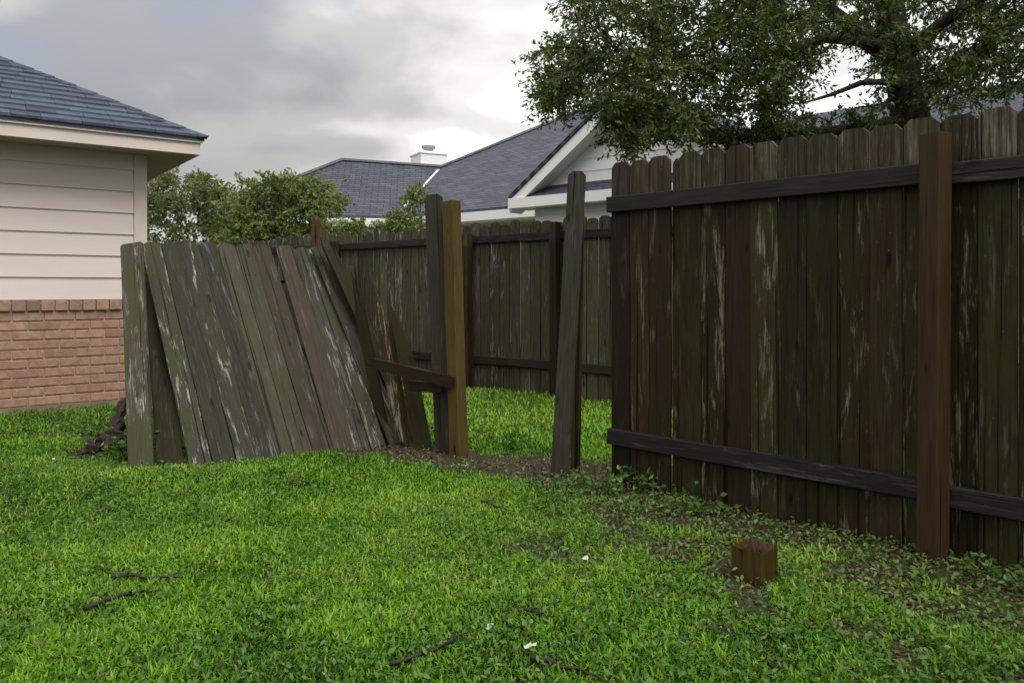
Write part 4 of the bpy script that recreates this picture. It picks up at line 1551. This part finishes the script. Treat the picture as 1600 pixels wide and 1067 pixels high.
# ------------------------------------------------------------------ small things on the ground
def weeds(name, label, center, n, spread, seed, hmax=0.16):
    rng = np.random.default_rng(seed)
    c = Vector(center)
    root = empty(name, c)
    tag(root, label, 'weeds')
    tubes, P, D = [], [], []
    for _ in range(n):
        x, y = rng.normal(0, spread[0]), rng.normal(0, spread[1])
        h = rng.uniform(0.4, 1) * hmax
        dx, dy = rng.normal(0, 0.5 * h), rng.normal(0, 0.5 * h)
        z0 = float(ground_z(c.x + x, c.y + y)) - c.z
        pts = [Vector((x, y, z0 - 0.01)), Vector((x + dx * .4, y + dy * .4, z0 + h * .7)), Vector((x + dx, y + dy, z0 + h))]
        tubes.append(tube_data(pts, [0.0022, 0.0018, 0.001], 4, False))
        for k in range(rng.integers(5, 9)):
            u = rng.uniform(0.3, 1)
            q = pts[0].lerp(pts[1], u / .7) if u < .7 else pts[1].lerp(pts[2], (u - .7) / .3)
            P.append(np.array(q))
            v = rng.normal(size=3)
            v[2] = abs(v[2]) * 0.4
            D.append(v / np.linalg.norm(v))
    V, F = leaf_geometry(np.array(P), np.array(D), 0.045 * rng.uniform(.6, 1.3, len(P)), 0.022 * rng.uniform(.7, 1.2, len(P)), rng, 0.15)
    v, f = merge(tubes)
    st = obj('stems', mesh_py('stems', v, f), M_TWIG, root)
    st['kind'] = 'stuff'
    o = obj('leaves', mesh_np('leaves', V, F, {'tone': np.repeat(np.clip(rng.normal(.5, .22, len(P)), 0, 1), 4)}), M_COVER, root)
    o['kind'] = 'stuff'


weeds('weed_clump', 'leafy weed clump at the free end of the dark standing fence', on_ground(985, 765), 46, (0.20, 0.09), 71, 0.15)
weeds('weed_clump', 'loose weeds creeping along the foot of the dark fence near its free end', on_ground(1060, 800), 24, (0.16, 0.07), 72, 0.10)
weeds('weed_clump', 'ivy-like sprout between the rotten root and the leftmost upright board', on_ground(193, 722), 22, (0.05, 0.05), 73, 0.28)
weeds('weed_clump', 'few weeds at the foot of the tall brown fence post', on_ground(1530, 905), 16, (0.14, 0.06), 74, 0.09)


def twig(label, pts, r, seed):
    rr = random.Random(seed)
    P = []
    for px, py in pts:
        q = on_ground(px, py)
        q.z = float(ground_z(q.x, q.y)) + 0.028
        P.append(q)
    fine = []
    for a, b in zip(P[:-1], P[1:]):
        for k in range(3):
            q = a.lerp(b, k / 3)
            fine.append(q + Vector((rr.uniform(-1, 1), rr.uniform(-1, 1), rr.uniform(-.6, .6))) * 0.006)
    fine.append(P[-1])
    base = fine[0].copy()
    fine = [q - base for q in fine]
    n = len(fine)
    parts = [tube_data(fine, [1.25 * r * (1 - 0.65 * i / (n - 1)) for i in range(n)], 6)]
    for k in (n // 3, 2 * n // 3):
        a = fine[k]
        e = a + Vector((rr.uniform(-.08, .08), rr.uniform(-.06, .06), 0.015))
        parts.append(tube_data([a, a.lerp(e, .5) + Vector((0, 0, .01)), e], [r * .5, r * .4, r * .2], 5))
    v, f = merge(parts)
    o = obj('fallen_twig', mesh_py('fallen_twig', v, f), M_TWIG, None, loc=base, smooth=True)
    tag(o, label, 'twig')


twig('dark curved twig lying in the grass at lower left, the lower of two', [(132, 958), (165, 944), (205, 932), (252, 928)], 0.008, 1)
twig('dark stubby twig lying in the grass at lower left, the upper of two', [(172, 908), (200, 902), (228, 906), (285, 908)], 0.009, 2)
twig('thin crooked twig in the grass at bottom centre', [(612, 1040), (665, 1028), (705, 1008), (716, 985)], 0.006, 3)
twig('bare thin stick running to the bottom edge right of centre', [(832, 1030), (870, 1042), (915, 1058), (960, 1080)], 0.007, 4)
twig('short dark stick in the grass below the leaning board in the gap', [(752, 790), (775, 797), (790, 802)], 0.006, 5)
twig('small dark stick in the grass at left of centre', [(818, 955), (850, 962), (905, 950)][:2], 0.005, 6)


def root_wad():
    """rotten root torn out of the ground beside the upright boards"""
    c = on_ground(150, 712)
    root = empty('rotten_root', c)
    tag(root, 'dark rotten root with clods of soil on the grass before the brick wall', 'root')
    g = lambda px, py, Y: at(px, py, Y) - c
    Y = c.y
    rr = random.Random(77)

    def limb(pts, r, flat=0.6, sides=10):
        fine, rad = [], []
        for k in range(len(pts) - 1):
            for q in range(6):
                u = q / 6
                fine.append(pts[k].lerp(pts[k + 1], u) + Vector((rr.uniform(-1, 1), rr.uniform(-1, 1), rr.uniform(-1, 1))) * 0.010)
                rad.append((r[k] * (1 - u) + r[k + 1] * u) * rr.uniform(0.7, 1.25))
        fine.append(pts[-1])
        rad.append(r[-1])
        v, f = tube_data(fine, rad, sides)
        out = []
        for i_, q in enumerate(v):
            k = min(i_ // sides, len(fine) - 1)
            a = i_ % sides
            ridge = 1 + 0.28 * math.sin(a * 2.5 + k * 0.35) + rr.uniform(-0.18, 0.18)
            d_ = (q - fine[k]) * ridge
            d_.y *= flat + 0.4
            out.append(fine[k] + d_)
        return out, f
    parts = [
        limb([g(197, 626, Y + .35), g(186, 655, Y + .2), g(176, 682, Y + .06), g(164, 702, Y)], [0.026, 0.036, 0.050, 0.046]),
        limb([g(176, 686, Y + .05), g(150, 700, Y), g(122, 716, Y - .03), g(92, 724, Y - .05), g(62, 731, Y - .06)], [0.050, 0.056, 0.036, 0.022, 0.008]),
        limb([g(186, 692, Y + .12), g(178, 706, Y + .06), g(168, 722, Y + .02)], [0.06, 0.066, 0.045]),
        limb([g(160, 690, Y), g(150, 682, Y + .02), g(156, 677, Y + .06), g(168, 680, Y + .08)], [0.010, 0.008, 0.006, 0.004], 1.0, 6),
        limb([g(150, 696, Y), g(132, 680, Y + .05), g(122, 675, Y + .08)], [0.009, 0.006, 0.003], 1.0, 6),
        limb([g(128, 714, Y), g(108, 706, Y + .05), g(96, 702, Y + .08)], [0.009, 0.006, 0.003], 1.0, 6),
        limb([g(120, 720, Y - .03), g(100, 733, Y - .1), g(80, 738, Y - .14)], [0.012, 0.008, 0.004], 1.0, 6),
    ]
    v, f = merge(parts)
    obj('root_wood', mesh_py('root_wood', v, f), W_ROT, root)
    # clods
    rng = np.random.default_rng(9)
    cl = []
    for k in range(26):
        u = rng.uniform(0, 1)
        q = g(80 + 105 * u, 727 - 20 * u, Y - 0.05 + 0.1 * u) + Vector((rng.normal(0, .03), rng.normal(0, .05), 0))
        q.z = float(ground_z(q.x + c.x, q.y + c.y)) - c.z + 0.012
        s = rng.uniform(0.015, 0.05) * (0.6 + u)
        pts, rr = [q + Vector((0, 0, -s * .6)), q + Vector((0, 0, -s * .2)), q + Vector((0, 0, s * .35)), q + Vector((0, 0, s * .6))], [s * .8, s * 1.05, s * .8, s * .25]
        v, f = tube_data(pts, rr, 7)
        v = [p + Vector(rng.normal(0, s * .13, 3)) for p in v]
        cl.append((v, f))
    v, f = merge(cl)
    o = obj('soil_clods', mesh_py('soil_clods', v, f), M_SOILCLOD, root, smooth=True)
    o['kind'] = 'stuff'


root_wad()


def pale_leaf(px, py, size, label, seed):
    r = random.Random(seed)
    c = on_ground(px, py)
    c.z = float(ground_z(c.x, c.y)) + 0.04
    n = 9
    V = [(0, 0, 0.003)]
    for k in range(n):
        a = 2 * math.pi * k / n
        q = size * (0.7 + 0.45 * r.random())
        V.append((q * math.cos(a), q * 0.7 * math.sin(a), r.uniform(-.004, .006)))
    F = [(0, 1 + k, 1 + (k + 1) % n) for k in range(n)]
    m = len(V)
    V += [(x, y, z - 0.0015) for x, y, z in V]
    F += [(m, m + 1 + (k + 1) % n, m + 1 + k) for k in range(n)]
    F += [(1 + k, m + 1 + k, m + 1 + (k + 1) % n, 1 + (k + 1) % n) for k in range(n)]
    o = obj('pale_leaf', mesh_py('pale_leaf', V, F), M_PALE, None, loc=c, rot=(r.uniform(-.3, .3), r.uniform(-.3, .3), r.uniform(0, 6)))
    tag(o, label, 'leaf')


pale_leaf(766, 988, 0.016, 'small bright whitish leaf on the grass at bottom centre', 1)
pale_leaf(828, 1020, 0.020, 'pale leaf beside the top end of the bare stick at the bottom', 2)
pale_leaf(915, 882, 0.020, 'pale grey leaf in the grass left of the post stump', 3)
pale_leaf(84, 722, 0.014, 'tiny pale chip lying on the rotten root', 4)
